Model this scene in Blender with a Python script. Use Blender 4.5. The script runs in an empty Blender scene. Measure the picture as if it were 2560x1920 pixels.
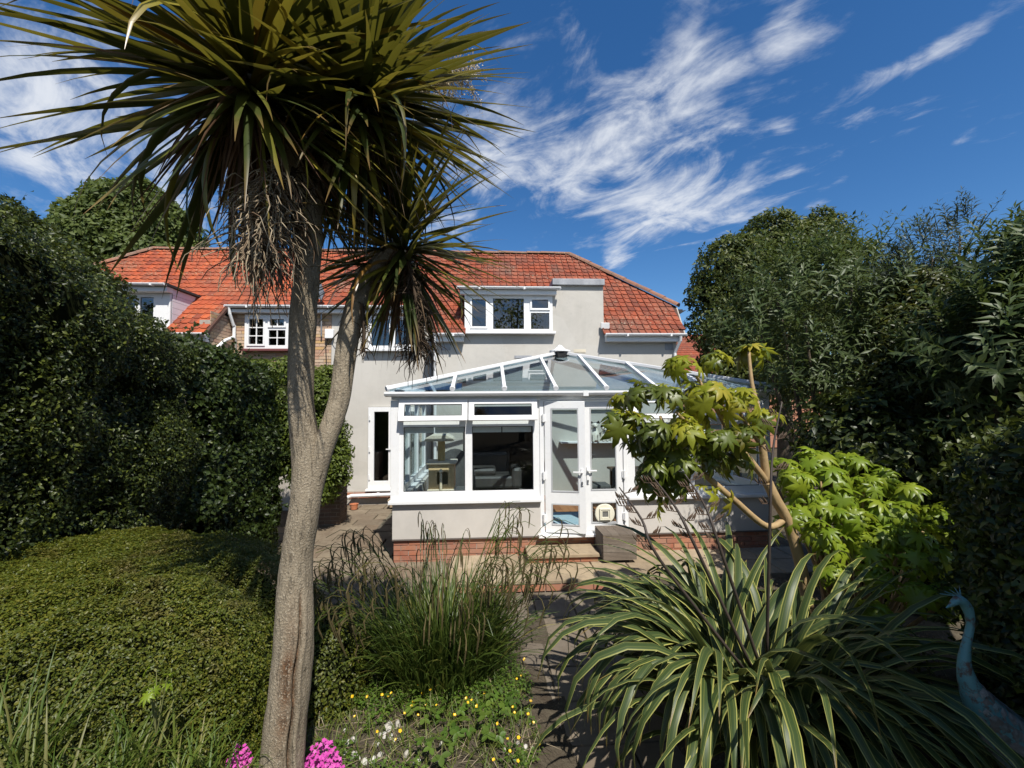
import bpy, math, random
import numpy as np
from mathutils import Matrix, Vector, Euler
from mathutils import noise as mnoise

random.seed(7); rng = np.random.default_rng(7)
R = math.radians
scene = bpy.context.scene
col = scene.collection

# ------------------------------------------------------------------ camera
FPX, PSI, PITCH, ROLL, CAMZ = 1074.0, R(3.3), R(2.67), R(0.45), 2.4
fwd = Vector((math.sin(PSI)*math.cos(PITCH), math.cos(PSI)*math.cos(PITCH), math.sin(PITCH)))
rt0 = Vector((math.cos(PSI), -math.sin(PSI), 0)); up0 = rt0.cross(fwd)
rt = rt0*math.cos(ROLL) - up0*math.sin(ROLL); upv = up0*math.cos(ROLL) + rt0*math.sin(ROLL)
cam_d = bpy.data.cameras.new('camera'); cam = bpy.data.objects.new('camera', cam_d); col.objects.link(cam)
cam_d.sensor_width = 36.0; cam_d.lens = 36.0*FPX/2560.0; cam_d.clip_start = 0.05; cam_d.clip_end = 2000
cam.matrix_world = Matrix(((rt.x, upv.x, -fwd.x, 0), (rt.y, upv.y, -fwd.y, 0), (rt.z, upv.z, -fwd.z, CAMZ), (0, 0, 0, 1)))
scene.camera = cam

def ray(px, py):
    return fwd + rt*((px-1280)/FPX) + upv*((960-py)/FPX)
def at(px, py, Y):
    d = ray(px, py); return Vector((0, 0, CAMZ)) + d*(Y/d.y)

# ------------------------------------------------------------------ light
SUN_TO = Vector((0.36, -1.0, 1.5)).normalized()
sun_d = bpy.data.lights.new('sun', 'SUN'); sun_d.energy = 4.8; sun_d.angle = R(0.55); sun_d.color = (1.0, 0.955, 0.88)
sun = bpy.data.objects.new('sun', sun_d); col.objects.link(sun)
sun.rotation_euler = SUN_TO.to_track_quat('Z', 'Y').to_euler(); sun.location = (3, -6, 12)
scene.view_settings.view_transform = 'Standard'; scene.view_settings.look = 'None'
scene.view_settings.exposure = 0.52; scene.view_settings.gamma = 1.0; scene.view_settings.use_curve_mapping = False
scene.cycles.max_bounces = 7; scene.cycles.transparent_max_bounces = 12
scene.cycles.diffuse_bounces = 3; scene.cycles.glossy_bounces = 3; scene.cycles.transmission_bounces = 4
scene.cycles.caustics_reflective = False; scene.cycles.caustics_refractive = False
scene.cycles.use_denoising = True

def build_world():
    w = bpy.data.worlds.new('World'); scene.world = w; w.use_nodes = True
    nt = w.node_tree; nt.nodes.clear(); N = nt.nodes.new; L = nt.links.new
    out = N('ShaderNodeOutputWorld'); bg = N('ShaderNodeBackground'); L(bg.outputs[0], out.inputs[0])
    bg.inputs[1].default_value = 0.05
    sky = N('ShaderNodeTexSky'); sky.sky_type = 'NISHITA'; sky.sun_disc = False
    sky.sun_elevation = math.asin(SUN_TO.z); sky.sun_rotation = math.atan2(SUN_TO.x, SUN_TO.y)
    sky.altitude = 200; sky.air_density = 1.0; sky.dust_density = 0.25; sky.ozone_density = 4.0
    hs = N('ShaderNodeHueSaturation'); hs.inputs['Saturation'].default_value = 1.26; hs.inputs['Value'].default_value = 1.8
    hs.inputs['Hue'].default_value = 0.503
    L(sky.outputs[0], hs.inputs['Color'])
    tc = N('ShaderNodeTexCoord')
    sep = N('ShaderNodeSeparateXYZ'); L(tc.outputs['Generated'], sep.inputs[0])
    def math_(op, a, b=None, c=None):
        m = N('ShaderNodeMath'); m.operation = op
        for i, x in enumerate((a, b, c)):
            if x is None: continue
            if isinstance(x, (int, float)): m.inputs[i].default_value = x
            else: L(x, m.inputs[i])
        return m.outputs[0]
    zz = math_('ADD', math_('MAXIMUM', sep.outputs[2], 0.0), 0.12)
    cmb = N('ShaderNodeCombineXYZ')
    L(math_('DIVIDE', sep.outputs[0], zz), cmb.inputs[0]); L(math_('DIVIDE', sep.outputs[1], zz), cmb.inputs[1])
    def plane(px, py):
        d = ray(px, py).normalized(); k = max(d.z, 0)+0.12
        return np.array([d.x/k, d.y/k])
    # wind-drawn banks of cloud in a flat layer: (end, end, half width, strength)
    banks = [((1560, 290), (1850, 120), 105, 1.0), ((1310, 430), (1500, 350), 90, .9), ((1250, 560), (1400, 520), 40, .5), ((1480, 590), (1760, 460), 75, .95), ((1050, 330), (1180, 250), 90, .7), ((1330, 490), (1800, 220), 105, 1.0), ((1480, 370), (1760, 250), 120, .75), ((1150, 470), (1330, 250), 130, .95), ((1180, 420), (1290, 300), 110, .7),
             ((1500, 600), (1960, 420), 80, .95), ((1620, 560), (1990, 500), 60, .7), ((1500, 655), (1590, 620), 48, .85), ((1700, 0), (1720, 160), 80, .8),
             ((1880, 150), (2060, -40), 90, .75), ((2160, 220), (2560, -10), 46, .8), ((0, 380), (330, 250), 190, 1.05),
             ((-100, 250), (150, 130), 120, .9), ((300, 470), (600, 400), 130, .8), ((1000, 620), (1240, 500), 90, .6), ((1930, 340), (2000, 310), 40, .6), ((2000, 520), (2090, 510), 30, .5),
             ((1600, 150), (1850, 330), 60, .45)]
    total = None
    for (a, b, hw, s) in banks:
        A, B = plane(*a), plane(*b)
        mid = ((a[0]+b[0])/2, (a[1]+b[1])/2)
        dx, dy = b[0]-a[0], b[1]-a[1]; ln = math.hypot(dx, dy)
        Wp = plane(mid[0]-dy/ln*hw, mid[1]+dx/ln*hw)
        c = (A+B)/2; ma = (B-A)/2*1.25; mb = Wp-plane(*mid)
        inv = np.linalg.inv(np.array([ma, mb]).T)
        sub = N('ShaderNodeVectorMath'); sub.operation = 'SUBTRACT'; L(cmb.outputs[0], sub.inputs[0]); sub.inputs[1].default_value = (c[0], c[1], 0)
        ds = []
        for r_ in inv:
            d = N('ShaderNodeVectorMath'); d.operation = 'DOT_PRODUCT'; L(sub.outputs[0], d.inputs[0]); d.inputs[1].default_value = (r_[0], r_[1], 0)
            ds.append(math_('MULTIPLY', d.outputs['Value'], d.outputs['Value']))
        rr = math_('ADD', ds[0], ds[1])
        v = math_('MULTIPLY', math_('POWER', 2.718, math_('MULTIPLY', rr, -0.9)), s)
        total = v if total is None else math_('MAXIMUM', total, v)
    # elsewhere (behind the viewer) the same broken cloud carries on
    nl = N('ShaderNodeTexNoise'); nl.inputs['Scale'].default_value = 0.55; nl.inputs['Detail'].default_value = 2; L(cmb.outputs[0], nl.inputs['Vector'])
    back = math_('MULTIPLY', math_('MULTIPLY_ADD', nl.outputs[0], 2.4, -0.75), math_('MULTIPLY_ADD', sep.outputs[1], -2.0, 0.2))
    total = math_('MAXIMUM', total, math_('MINIMUM', back, 0.8))
    wv = plane(1850, 120)-plane(1500, 330)   # the wind's direction in the cloud layer
    m0 = N('ShaderNodeMapping'); m0.inputs['Rotation'].default_value = (0, 0, -math.atan2(wv[1], wv[0])); L(cmb.outputs[0], m0.inputs[0])
    mp = N('ShaderNodeMapping'); mp.inputs['Scale'].default_value = (1.0, 1.5, 1); L(m0.outputs[0], mp.inputs[0])
    n1 = N('ShaderNodeTexNoise'); n1.inputs['Scale'].default_value = 3.0; n1.inputs['Detail'].default_value = 9; n1.inputs['Roughness'].default_value = 0.62
    n1.inputs['Distortion'].default_value = 0.9; L(mp.outputs[0], n1.inputs['Vector'])
    n2 = N('ShaderNodeTexNoise'); n2.inputs['Scale'].default_value = 9.0; n2.inputs['Detail'].default_value = 6; n2.inputs['Roughness'].default_value = 0.6; L(mp.outputs[0], n2.inputs['Vector'])
    dens = math_('ADD', total, math_('ADD', math_('MULTIPLY_ADD', n1.outputs[0], 2.3, -1.2), math_('MULTIPLY_ADD', n2.outputs[0], 0.9, -0.45)))
    mr = N('ShaderNodeMapRange'); mr.interpolation_type = 'SMOOTHSTEP'; mr.inputs[1].default_value = 0.26; mr.inputs[2].default_value = 1.25; L(dens, mr.inputs[0])
    fac = math_('MULTIPLY', mr.outputs[0], 0.88)
    mix = N('ShaderNodeMix'); mix.data_type = 'RGBA'; L(fac, mix.inputs[0]); L(hs.outputs[0], mix.inputs[6]); mix.inputs[7].default_value = (11.6, 12.1, 12.9, 1)
    L(mix.outputs[2], bg.inputs[0])
build_world()

# ------------------------------------------------------------------ helpers
WM = {}
def par(o, p):
    if p is not None:
        o.parent = p; o.matrix_parent_inverse = WM[p.name].inverted()
def link(o, M=None):
    col.objects.link(o)
    WM[o.name] = M.copy() if M is not None else Matrix.Identity(4)
    if M is not None: o.matrix_basis = M
    return o
def tag(o, label=None, cat=None, group=None, kind=None):
    for k, v in (('label', label), ('category', cat), ('group', group), ('kind', kind)):
        if v: o[k] = v
    return o
def thing(name, label, cat, loc=(0, 0, 0), group=None):
    o = bpy.data.objects.new(name, None); o.empty_display_size = 0.1
    link(o, Matrix.Translation(loc)); return tag(o, label, cat, group)

class MB:
    def __init__(s): s.v = []; s.f = []
    def add(s, vs, fs):
        b = len(s.v); s.v += [tuple(x) for x in vs]; s.f += [tuple(i+b for i in q) for q in fs]; return s
    def box(s, x0, x1, y0, y1, z0, z1, M=None):
        vs = [(x0, y0, z0), (x1, y0, z0), (x1, y1, z0), (x0, y1, z0), (x0, y0, z1), (x1, y0, z1), (x1, y1, z1), (x0, y1, z1)]
        if M is not None: vs = [M @ Vector(v) for v in vs]
        return s.add(vs, [(0, 3, 2, 1), (4, 5, 6, 7), (0, 1, 5, 4), (1, 2, 6, 5), (2, 3, 7, 6), (3, 0, 4, 7)])
    def prism(s, pts, off):
        """closed polygon pts (3-D), pushed by vector off"""
        n = len(pts); o = Vector(off); vs = [Vector(p) for p in pts]; vs += [p+o for p in vs]
        return s.add(vs, [tuple(range(n))[::-1], tuple(range(n, 2*n))]+[(i, (i+1) % n, n+(i+1) % n, n+i) for i in range(n)])
    def extx(s, prof, x0, x1):
        return s.prism([(x0, y, z) for y, z in prof], (x1-x0, 0, 0))
    def bar(s, a, b, w, h, up=(0, 0, 1)):
        a, b = Vector(a), Vector(b); d = (b-a).normalized(); sd = d.cross(Vector(up)).normalized(); u = sd.cross(d)
        q = [a+sd*w/2*i+u*h*j for i, j in ((-1, 0), (1, 0), (1, 1), (-1, 1))]
        return s.prism(q, b-a)
    def tube(s, pts, rad, n=8, cap=True):
        pts = [Vector(p) for p in pts]; b = len(s.v); m = len(pts)
        if not hasattr(rad, '__len__'): rad = [rad]*m
        ref = None
        for i, p in enumerate(pts):
            d = (pts[min(i+1, m-1)]-pts[max(i-1, 0)]).normalized()
            if ref is None: ref = d.orthogonal().normalized()
            ref = (ref-d*ref.dot(d)).normalized(); bn = d.cross(ref)
            for k in range(n):
                a = 2*math.pi*k/n; s.v.append(tuple(p+(ref*math.cos(a)+bn*math.sin(a))*rad[i]))
        for i in range(m-1):
            for k in range(n):
                s.f.append((b+i*n+k, b+i*n+(k+1) % n, b+(i+1)*n+(k+1) % n, b+(i+1)*n+k))
        if cap:
            s.f.append(tuple(b+k for k in range(n))[::-1]); s.f.append(tuple(b+(m-1)*n+k for k in range(n)))
        return s
    def lathe(s, prof, c, n=20):
        b = len(s.v); m = len(prof)
        for r_, z in prof:
            for k in range(n):
                a = 2*math.pi*k/n; s.v.append((c[0]+r_*math.cos(a), c[1]+r_*math.sin(a), c[2]+z))
        for i in range(m-1):
            for k in range(n): s.f.append((b+i*n+k, b+i*n+(k+1) % n, b+(i+1)*n+(k+1) % n, b+(i+1)*n+k))
        s.f.append(tuple(b+k for k in range(n))[::-1]); s.f.append(tuple(b+(m-1)*n+k for k in range(n)))
        return s
    def grid(s, x0, x1, z0, z1, holes, y0, y1, M=None):
        """upright slab between y0 and y1 with rectangular openings"""
        xs = sorted({x0, x1, *[min(max(h[i], x0), x1) for h in holes for i in (0, 1)]})
        zs = sorted({z0, z1, *[min(max(h[i], z0), z1) for h in holes for i in (2, 3)]})
        nx, nz = len(xs)-1, len(zs)-1
        def solid(i, j):
            if not (0 <= i < nx and 0 <= j < nz): return False
            cx, cz = (xs[i]+xs[i+1])/2, (zs[j]+zs[j+1])/2
            return not any(h[0] < cx < h[1] and h[2] < cz < h[3] for h in holes)
        idx = {}; vs = []; fs = []
        def V(i, j, k):
            if (i, j, k) not in idx:
                idx[i, j, k] = len(vs); p = Vector((xs[i], (y0, y1)[k], zs[j])); vs.append(M @ p if M is not None else p)
            return idx[i, j, k]
        for i in range(nx):
            for j in range(nz):
                if not solid(i, j): continue
                fs.append((V(i, j, 0), V(i+1, j, 0), V(i+1, j+1, 0), V(i, j+1, 0)))
                fs.append((V(i, j, 1), V(i, j+1, 1), V(i+1, j+1, 1), V(i+1, j, 1)))
                if not solid(i-1, j): fs.append((V(i, j, 0), V(i, j+1, 0), V(i, j+1, 1), V(i, j, 1)))
                if not solid(i+1, j): fs.append((V(i+1, j, 0), V(i+1, j, 1), V(i+1, j+1, 1), V(i+1, j+1, 0)))
                if not solid(i, j-1): fs.append((V(i, j, 0), V(i, j, 1), V(i+1, j, 1), V(i+1, j, 0)))
                if not solid(i, j+1): fs.append((V(i, j+1, 0), V(i+1, j+1, 0), V(i+1, j+1, 1), V(i, j+1, 1)))
        return s.add(vs, fs)
    def mesh(s, name, mat, smooth=False):
        me = bpy.data.meshes.new(name); me.from_pydata(s.v, [], s.f); me.update()
        if mat is not None: me.materials.append(mat)
        if smooth: me.polygons.foreach_set('use_smooth', [True]*len(me.polygons))
        return me
    def obj(s, name, mat, parent=None, bevel=0, smooth=False, kind=None, label=None, cat=None, group=None):
        o = bpy.data.objects.new(name, s.mesh(name, mat, smooth)); link(o); par(o, parent)
        if bevel:
            b = o.modifiers.new('bevel', 'BEVEL'); b.width = bevel; b.segments = 2; b.limit_method = 'ANGLE'
        return tag(o, label, cat, group, kind)

def np_mesh(name, V, F, mat, rnd=None, uv=None, smooth=True):
    V = np.asarray(V, np.float32).reshape(-1, 3); F = np.asarray(F, np.int32); k = F.shape[1]; n = len(F)
    me = bpy.data.meshes.new(name)
    me.vertices.add(len(V)); me.vertices.foreach_set('co', V.ravel())
    me.loops.add(n*k); me.loops.foreach_set('vertex_index', F.ravel())
    me.polygons.add(n); me.polygons.foreach_set('loop_start', np.arange(0, n*k, k, dtype=np.int32))
    me.polygons.foreach_set('use_smooth', np.full(n, smooth))
    if uv is not None:
        u = me.uv_layers.new(name='UVMap'); u.data.foreach_set('uv', np.asarray(uv, np.float32)[F.ravel()].ravel())
    if rnd is not None:
        a = me.attributes.new('rnd', 'FLOAT', 'FACE'); a.data.foreach_set('value', np.asarray(rnd, np.float32))
    me.update(calc_edges=True)
    me.materials.append(mat); return me
def mesh_obj(name, me, parent=None, M=None, kind=None, **k):
    o = bpy.data.objects.new(name, me); link(o, M); par(o, parent); return tag(o, kind=kind, **k)

# value noise on arrays
def vnoise(P, seed=0):
    P = np.asarray(P, float); I = np.floor(P).astype(np.int64); f = P-I; f = f*f*(3-2*f)
    def h(ix, iy, iz):
        n = (ix*374761393 + iy*668265263 + iz*2147483647 + seed*974634777) & 0xffffffff
        n = ((n ^ (n >> 13))*1274126177) & 0xffffffff; n = (n ^ (n >> 16)) & 0xffff
        return n/65535.0
    r = 0
    for a in (0, 1):
        for b in (0, 1):
            for c in (0, 1):
                w = (f[:, 0] if a else 1-f[:, 0])*(f[:, 1] if b else 1-f[:, 1])*(f[:, 2] if c else 1-f[:, 2])
                r = r+w*h(I[:, 0]+a, I[:, 1]+b, I[:, 2]+c)
    return r
def fbm(P, seed=0, o=3):
    P = np.asarray(P, float); t = 0; a = 0.5
    for i in range(o): t = t+a*vnoise(P*2**i, seed+i); a *= .5
    return t/(1-.5**o)
def unit(a): return a/np.maximum(np.linalg.norm(a, axis=-1, keepdims=True), 1e-9)

def leaves5(P, D, Nn, L, W, droop=.25, fold=.18, rnd=None):
    """many folded leaves: five points, four triangles each"""
    n = len(P); D = unit(D); S = unit(np.cross(D, Nn)); U = np.cross(S, D)
    L = np.broadcast_to(L, n)[:, None]; W = np.broadcast_to(W, n)[:, None]
    C = P+D*L*.45-U*L*droop*.15
    T = P+D*L*.97-U*L*droop
    A = C+S*W/2+U*W*fold; B = C-S*W/2+U*W*fold
    V = np.stack([P, A, C, B, T], 1).reshape(-1, 3)
    b = (np.arange(n)*5)[:, None]
    F = np.stack([b+[0, 1, 2], b+[0, 2, 3], b+[1, 4, 2], b+[2, 4, 3]], 1).reshape(-1, 3)
    if rnd is None: rnd = rng.random(n)
    return V, F, np.repeat(rnd, 4)
def joinp(parts):
    Vs, Fs, Rs, o = [], [], [], 0
    for V, F, r_ in parts: Vs.append(V); Fs.append(F+o); Rs.append(r_); o += len(V)
    return np.concatenate(Vs), np.concatenate(Fs), np.concatenate(Rs)

def blades(base, az, e0, L, W, droop, p=1.5, S=8, fold=.25, prof=None, twist=0, swing=0, rnd=None):
    """many strap leaves growing from base, arching over by `droop` radians"""
    base = np.asarray(base, float).reshape(-1, 3); n = len(base)
    az, e0, L, W, droop, twist, swing = [np.broadcast_to(np.asarray(x, float), n) for x in (az, e0, L, W, droop, twist, swing)]
    p = np.broadcast_to(np.asarray(p, float), n)
    if prof is None: prof = lambda t: np.minimum(1, .55+2.2*t)*(1-np.maximum(0, (t-.45)/.55)**1.8)
    c = base.copy(); V = []; UV = []
    for i in range(S+1):
        t = i/S; e = e0-droop*t**p; a = az+swing*t
        d = np.stack([np.cos(e)*np.cos(a), np.cos(e)*np.sin(a), np.sin(e)], 1)
        if i: c = c+d*(L/S)[:, None]
        s0 = np.stack([-np.sin(a), np.cos(a), 0*a], 1); nn = np.cross(d, s0)
        tw = (twist*t)[:, None]; s = s0*np.cos(tw)+nn*np.sin(tw); nn = np.cross(d, s)
        w = (W*max(prof(t), .02))[:, None]
        f = fold*(1-.6*t)
        V.append(np.stack([c-s*w/2-nn*w*f, c, c+s*w/2-nn*w*f], 1)); UV.append(np.tile([[0, t], [.5, t], [1, t]], (n, 1, 1)))
    V = np.stack(V, 1).reshape(-1, 3); UV = np.stack(UV, 1).reshape(-1, 2)
    m = (S+1)*3; q = []
    for i in range(S):
        for k in (0, 1): q.append([i*3+k, i*3+k+1, i*3+3+k+1, i*3+3+k])
    q = np.array(q); F = (np.arange(n)[:, None, None]*m+q[None]).reshape(-1, 4)
    if rnd is None: rnd = rng.random(n)
    return V, F, UV, np.repeat(rnd, len(q))

# ------------------------------------------------------------------ materials
def base_mat(name):
    m = bpy.data.materials.new(name); m.use_nodes = True; nt = m.node_tree
    return m, nt, nt.nodes['Principled BSDF'], nt.nodes['Material Output']
def ramp(nt, cols, pos=None):
    r_ = nt.nodes.new('ShaderNodeValToRGB'); e = r_.color_ramp.elements
    while len(e) < len(cols): e.new(0.5)
    for i, c in enumerate(cols):
        e[i].position = pos[i] if pos else i/(len(cols)-1); e[i].color = (*c, 1)
    return r_
def coords(nt, kind='Object', scale=None, rot=None):
    t = nt.nodes.new('ShaderNodeTexCoord')
    if scale is None: return t.outputs[kind]
    mp = nt.nodes.new('ShaderNodeMapping'); mp.inputs['Scale'].default_value = scale
    if rot: mp.inputs['Rotation'].default_value = rot
    nt.links.new(t.outputs[kind], mp.inputs[0]); return mp.outputs[0]
def noise(nt, vec, scale, detail=5, rough=.55, dist=0):
    n = nt.nodes.new('ShaderNodeTexNoise'); n.inputs['Scale'].default_value = scale; n.inputs['Detail'].default_value = detail
    n.inputs['Roughness'].default_value = rough; n.inputs['Distortion'].default_value = dist; nt.links.new(vec, n.inputs['Vector']); return n.outputs[0]
def mixc(nt, fac, a, b, mode='MIX'):
    m = nt.nodes.new('ShaderNodeMix'); m.data_type = 'RGBA'; m.blend_type = mode
    for i, x in ((0, fac), (6, a), (7, b)):
        if isinstance(x, tuple): m.inputs[i].default_value = (*x, 1)
        elif isinstance(x, (int, float)): m.inputs[i].default_value = x
        else: nt.links.new(x, m.inputs[i])
    return m.outputs[2]
def rngmap(nt, v, a, b, c=0., d=1.):
    m = nt.nodes.new('ShaderNodeMapRange'); nt.links.new(v, m.inputs[0])
    for i, x in enumerate((a, b, c, d)): m.inputs[i+1].default_value = x
    return m.outputs[0]
def bump(nt, bs, h, strength, dist=.01):
    b = nt.nodes.new('ShaderNodeBump'); b.inputs['Strength'].default_value = strength; b.inputs['Distance'].default_value = dist
    nt.links.new(h, b.inputs['Height']); nt.links.new(b.outputs[0], bs.inputs['Normal'])
def rnd_value(nt):
    """a number that differs from piece to piece"""
    a = nt.nodes.new('ShaderNodeAttribute'); a.attribute_name = 'rnd'; o = nt.nodes.new('ShaderNodeObjectInfo')
    s = nt.nodes.new('ShaderNodeMath'); s.operation = 'ADD'; nt.links.new(a.outputs['Fac'], s.inputs[0]); nt.links.new(o.outputs['Random'], s.inputs[1])
    f = nt.nodes.new('ShaderNodeMath'); f.operation = 'FRACT'; nt.links.new(s.outputs[0], f.inputs[0]); return f.outputs[0]

def plain(name, c1, c2=None, scale=4., rough=.6, bumpv=0, bscale=60., spec=.5, metal=0, stretch=None, bdist=.01, detail=6):
    m, nt, bs, _ = base_mat(name); v = coords(nt, 'Object', stretch or (1, 1, 1))
    if c2 is None: c2 = tuple(x*.82 for x in c1)
    n = noise(nt, v, scale, detail, .62)
    nt.links.new(mixc(nt, rngmap(nt, n, .3, .7), c1, c2), bs.inputs['Base Color'])
    bs.inputs['Roughness'].default_value = rough; bs.inputs['Specular IOR Level'].default_value = spec; bs.inputs['Metallic'].default_value = metal
    if bumpv: bump(nt, bs, noise(nt, v, bscale, 4, .6), bumpv, bdist)
    return m
def pieces(name, cols, rough=.8, dirt=(.05, .04, .03), dirt_amt=.35, dscale=9., bumpv=.4, bscale=70., spec=.3, wdirt=None, lichen=None):
    """tiles, bricks, slabs: a colour per piece plus dirt"""
    m, nt, bs, _ = base_mat(name); rp = ramp(nt, cols); nt.links.new(rnd_value(nt), rp.inputs[0])
    g = nt.nodes.new('ShaderNodeNewGeometry').outputs['Position']
    n = noise(nt, g, dscale, 8, .68); n2 = noise(nt, g, dscale*.16, 4, .6)
    c = mixc(nt, rngmap(nt, n, .45, .75, 0, dirt_amt), rp.outputs[0], dirt)
    c = mixc(nt, rngmap(nt, n2, .45, .7, 0, dirt_amt*.9), c, wdirt or dirt)
    if lichen:
        ln_ = nt.nodes.new('ShaderNodeMath'); ln_.operation = 'MULTIPLY'; nt.links.new(rngmap(nt, noise(nt, g, 26, 4, .6), .56, .64), ln_.inputs[0]); nt.links.new(rngmap(nt, noise(nt, g, 1.6, 3, .6), .46, .62), ln_.inputs[1]); c = mixc(nt, ln_.outputs[0], c, lichen)
    nt.links.new(c, bs.inputs['Base Color']); bs.inputs['Roughness'].default_value = rough; bs.inputs['Specular IOR Level'].default_value = spec
    if bumpv: bump(nt, bs, noise(nt, g, bscale, 5, .65), bumpv, .006)
    return m
def leafmat(name, cols, rough=.4, spec=.5, trans=.25, tcol=None, tipcol=None, pos=None, patch=None):
    m, nt, bs, out = base_mat(name); rp = ramp(nt, cols, pos); nt.links.new(rnd_value(nt), rp.inputs[0])
    g = nt.nodes.new('ShaderNodeNewGeometry').outputs['Position']
    c = mixc(nt, rngmap(nt, noise(nt, g, 1.7, 3), .35, .65, 0, .35), rp.outputs[0], tuple(x*.6 for x in cols[0]))
    if patch: c = mixc(nt, rngmap(nt, noise(nt, g, 2.1, 4, .65), .56, .70, 0, .75), c, patch)
    if tipcol:
        uv = nt.nodes.new('ShaderNodeUVMap'); sp = nt.nodes.new('ShaderNodeSeparateXYZ'); nt.links.new(uv.outputs[0], sp.inputs[0])
        c = mixc(nt, rngmap(nt, sp.outputs[1], .72, 1.0, 0, .75), c, tipcol)
    nt.links.new(c, bs.inputs['Base Color']); bs.inputs['Roughness'].default_value = rough; bs.inputs['Specular IOR Level'].default_value = spec
    if trans:
        tr = nt.nodes.new('ShaderNodeBsdfTranslucent'); ms = nt.nodes.new('ShaderNodeMixShader'); ms.inputs[0].default_value = trans
        nt.links.new(mixc(nt, .65, c, tcol or tuple(min(1, x*2.2) for x in cols[-1])), tr.inputs[0])
        nt.links.new(bs.outputs[0], ms.inputs[1]); nt.links.new(tr.outputs[0], ms.inputs[2]); nt.links.new(ms.outputs[0], out.inputs[0])
    return m
def glassmat(name, tint=(.93, .96, .95), ior=1.52, gloss=(1, 1, 1), boost=1.0):
    m, nt, bs, out = base_mat(name); nt.nodes.remove(bs)
    t = nt.nodes.new('ShaderNodeBsdfTransparent'); t.inputs[0].default_value = (*tint, 1)
    g = nt.nodes.new('ShaderNodeBsdfGlossy'); g.inputs['Roughness'].default_value = .004; g.inputs[0].default_value = (*gloss, 1)
    fr = nt.nodes.new('ShaderNodeFresnel'); fr.inputs[0].default_value = ior
    ge = nt.nodes.new('ShaderNodeNewGeometry')
    a = nt.nodes.new('ShaderNodeMath'); a.operation = 'SUBTRACT'; a.inputs[0].default_value = 1; nt.links.new(ge.outputs['Backfacing'], a.inputs[1])
    b = nt.nodes.new('ShaderNodeMath'); b.operation = 'MULTIPLY'; nt.links.new(fr.outputs[0], b.inputs[0]); nt.links.new(a.outputs[0], b.inputs[1])
    c = nt.nodes.new('ShaderNodeMath'); c.operation = 'MULTIPLY'; c.use_clamp = True; nt.links.new(b.outputs[0], c.inputs[0]); c.inputs[1].default_value = boost
    ms = nt.nodes.new('ShaderNodeMixShader'); nt.links.new(c.outputs[0], ms.inputs[0]); nt.links.new(t.outputs[0], ms.inputs[1]); nt.links.new(g.outputs[0], ms.inputs[2])
    nt.links.new(ms.outputs[0], out.inputs[0]); return m

def upvc():
    m, nt, bs, _ = base_mat('white_upvc'); v = coords(nt)
    c = mixc(nt, rngmap(nt, noise(nt, v, 3, 5), .3, .7), (.74, .74, .735), (.70, .705, .71))
    c = mixc(nt, rngmap(nt, noise(nt, v, 16, 8, .75), .52, .75, 0, .32), c, (.46, .44, .39))
    nt.links.new(c, bs.inputs['Base Color']); bs.inputs['Roughness'].default_value = .34; return m
UPVC = upvc()
def render_coat():
    m, nt, bs, _ = base_mat('grey_render'); v = coords(nt)
    a = noise(nt, v, .9, 6, .6, .6); b = noise(nt, v, 5., 8, .7)
    c = mixc(nt, rngmap(nt, a, .38, .62), (.50, .475, .43), (.42, .398, .36))
    c = mixc(nt, rngmap(nt, b, .55, .8, 0, .5), c, (.34, .325, .295))
    vo = nt.nodes.new('ShaderNodeTexVoronoi'); vo.inputs['Scale'].default_value = .8; nt.links.new(coords(nt, 'Object', (1, 1, 1), (0, .6, 0)), vo.inputs['Vector'])
    sp = nt.nodes.new('ShaderNodeSeparateColor'); nt.links.new(vo.outputs['Color'], sp.inputs[0])
    c = mixc(nt, rngmap(nt, sp.outputs[0], .62, .66, 0, .3), c, (.52, .505, .47))  # lighter polygons painted in for sunlight thrown back by the glass roof
    c = mixc(nt, rngmap(nt, noise(nt, coords(nt, 'Object', (1, 1, .09)), 6.5, 6, .7), .5, .72, 0, .16), c, (.33, .31, .27))
    c = mixc(nt, rngmap(nt, noise(nt, v, 28, 6, .7), .60, .72, 0, .35), c, (.27, .255, .23))
    nt.links.new(c, bs.inputs['Base Color']); bs.inputs['Roughness'].default_value = .92; bs.inputs['Specular IOR Level'].default_value = .15
    bump(nt, bs, noise(nt, v, 130, 5, .7), .35, .004); return m
RENDER = render_coat()
RENDER2 = plain('pale_smooth_render', (.52, .49, .45), (.45, .425, .39), 2.2, .9, .25, 160, .15, bdist=.003)
GLASS = glassmat('window_glass'); ROOFGLASS = glassmat('roof_glass', (.80, .87, .90), 1.6, (1, 1, 1), 1.5)
DARKGLASS = glassmat('upstairs_glass', (.72, .77, .80), 1.7, (1, 1, 1), 2.0)
TILE_OUR = pieces('red_tiles', [(.22, .047, .022), (.27, .060, .026), (.16, .04, .023), (.29, .075, .036), (.235, .052, .025)], .88, (.055, .034, .026), .65, 7., wdirt=(.13, .08, .06), lichen=(.30, .24, .17))
TILE_NB = pieces('orange_tiles', [(.38, .078, .028), (.30, .064, .027), (.42, .094, .033), (.21, .05, .027), (.39, .086, .034)], .82, (.085, .036, .025), .6, 5., wdirt=(.17, .075, .045), lichen=(.33, .24, .15))
TILE_UNDER = plain('tile_shadow_bed', (.085, .035, .022), (.05, .025, .018), 6, .9)
GASKET = plain('dark_gasket', (.03, .03, .032), None, 4, .6)
RIDGE = pieces('ridge_tiles', [(.22, .10, .065), (.28, .12, .07), (.17, .09, .065)], .9, (.12, .11, .09), .7, 6., lichen=(.32, .29, .22))
BRICK_NB = pieces('buff_bricks', [(.46, .31, .20), (.52, .38, .26), (.42, .24, .16), (.55, .43, .31), (.48, .30, .13)], .9, (.30, .26, .21), .45, 8.)
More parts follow.
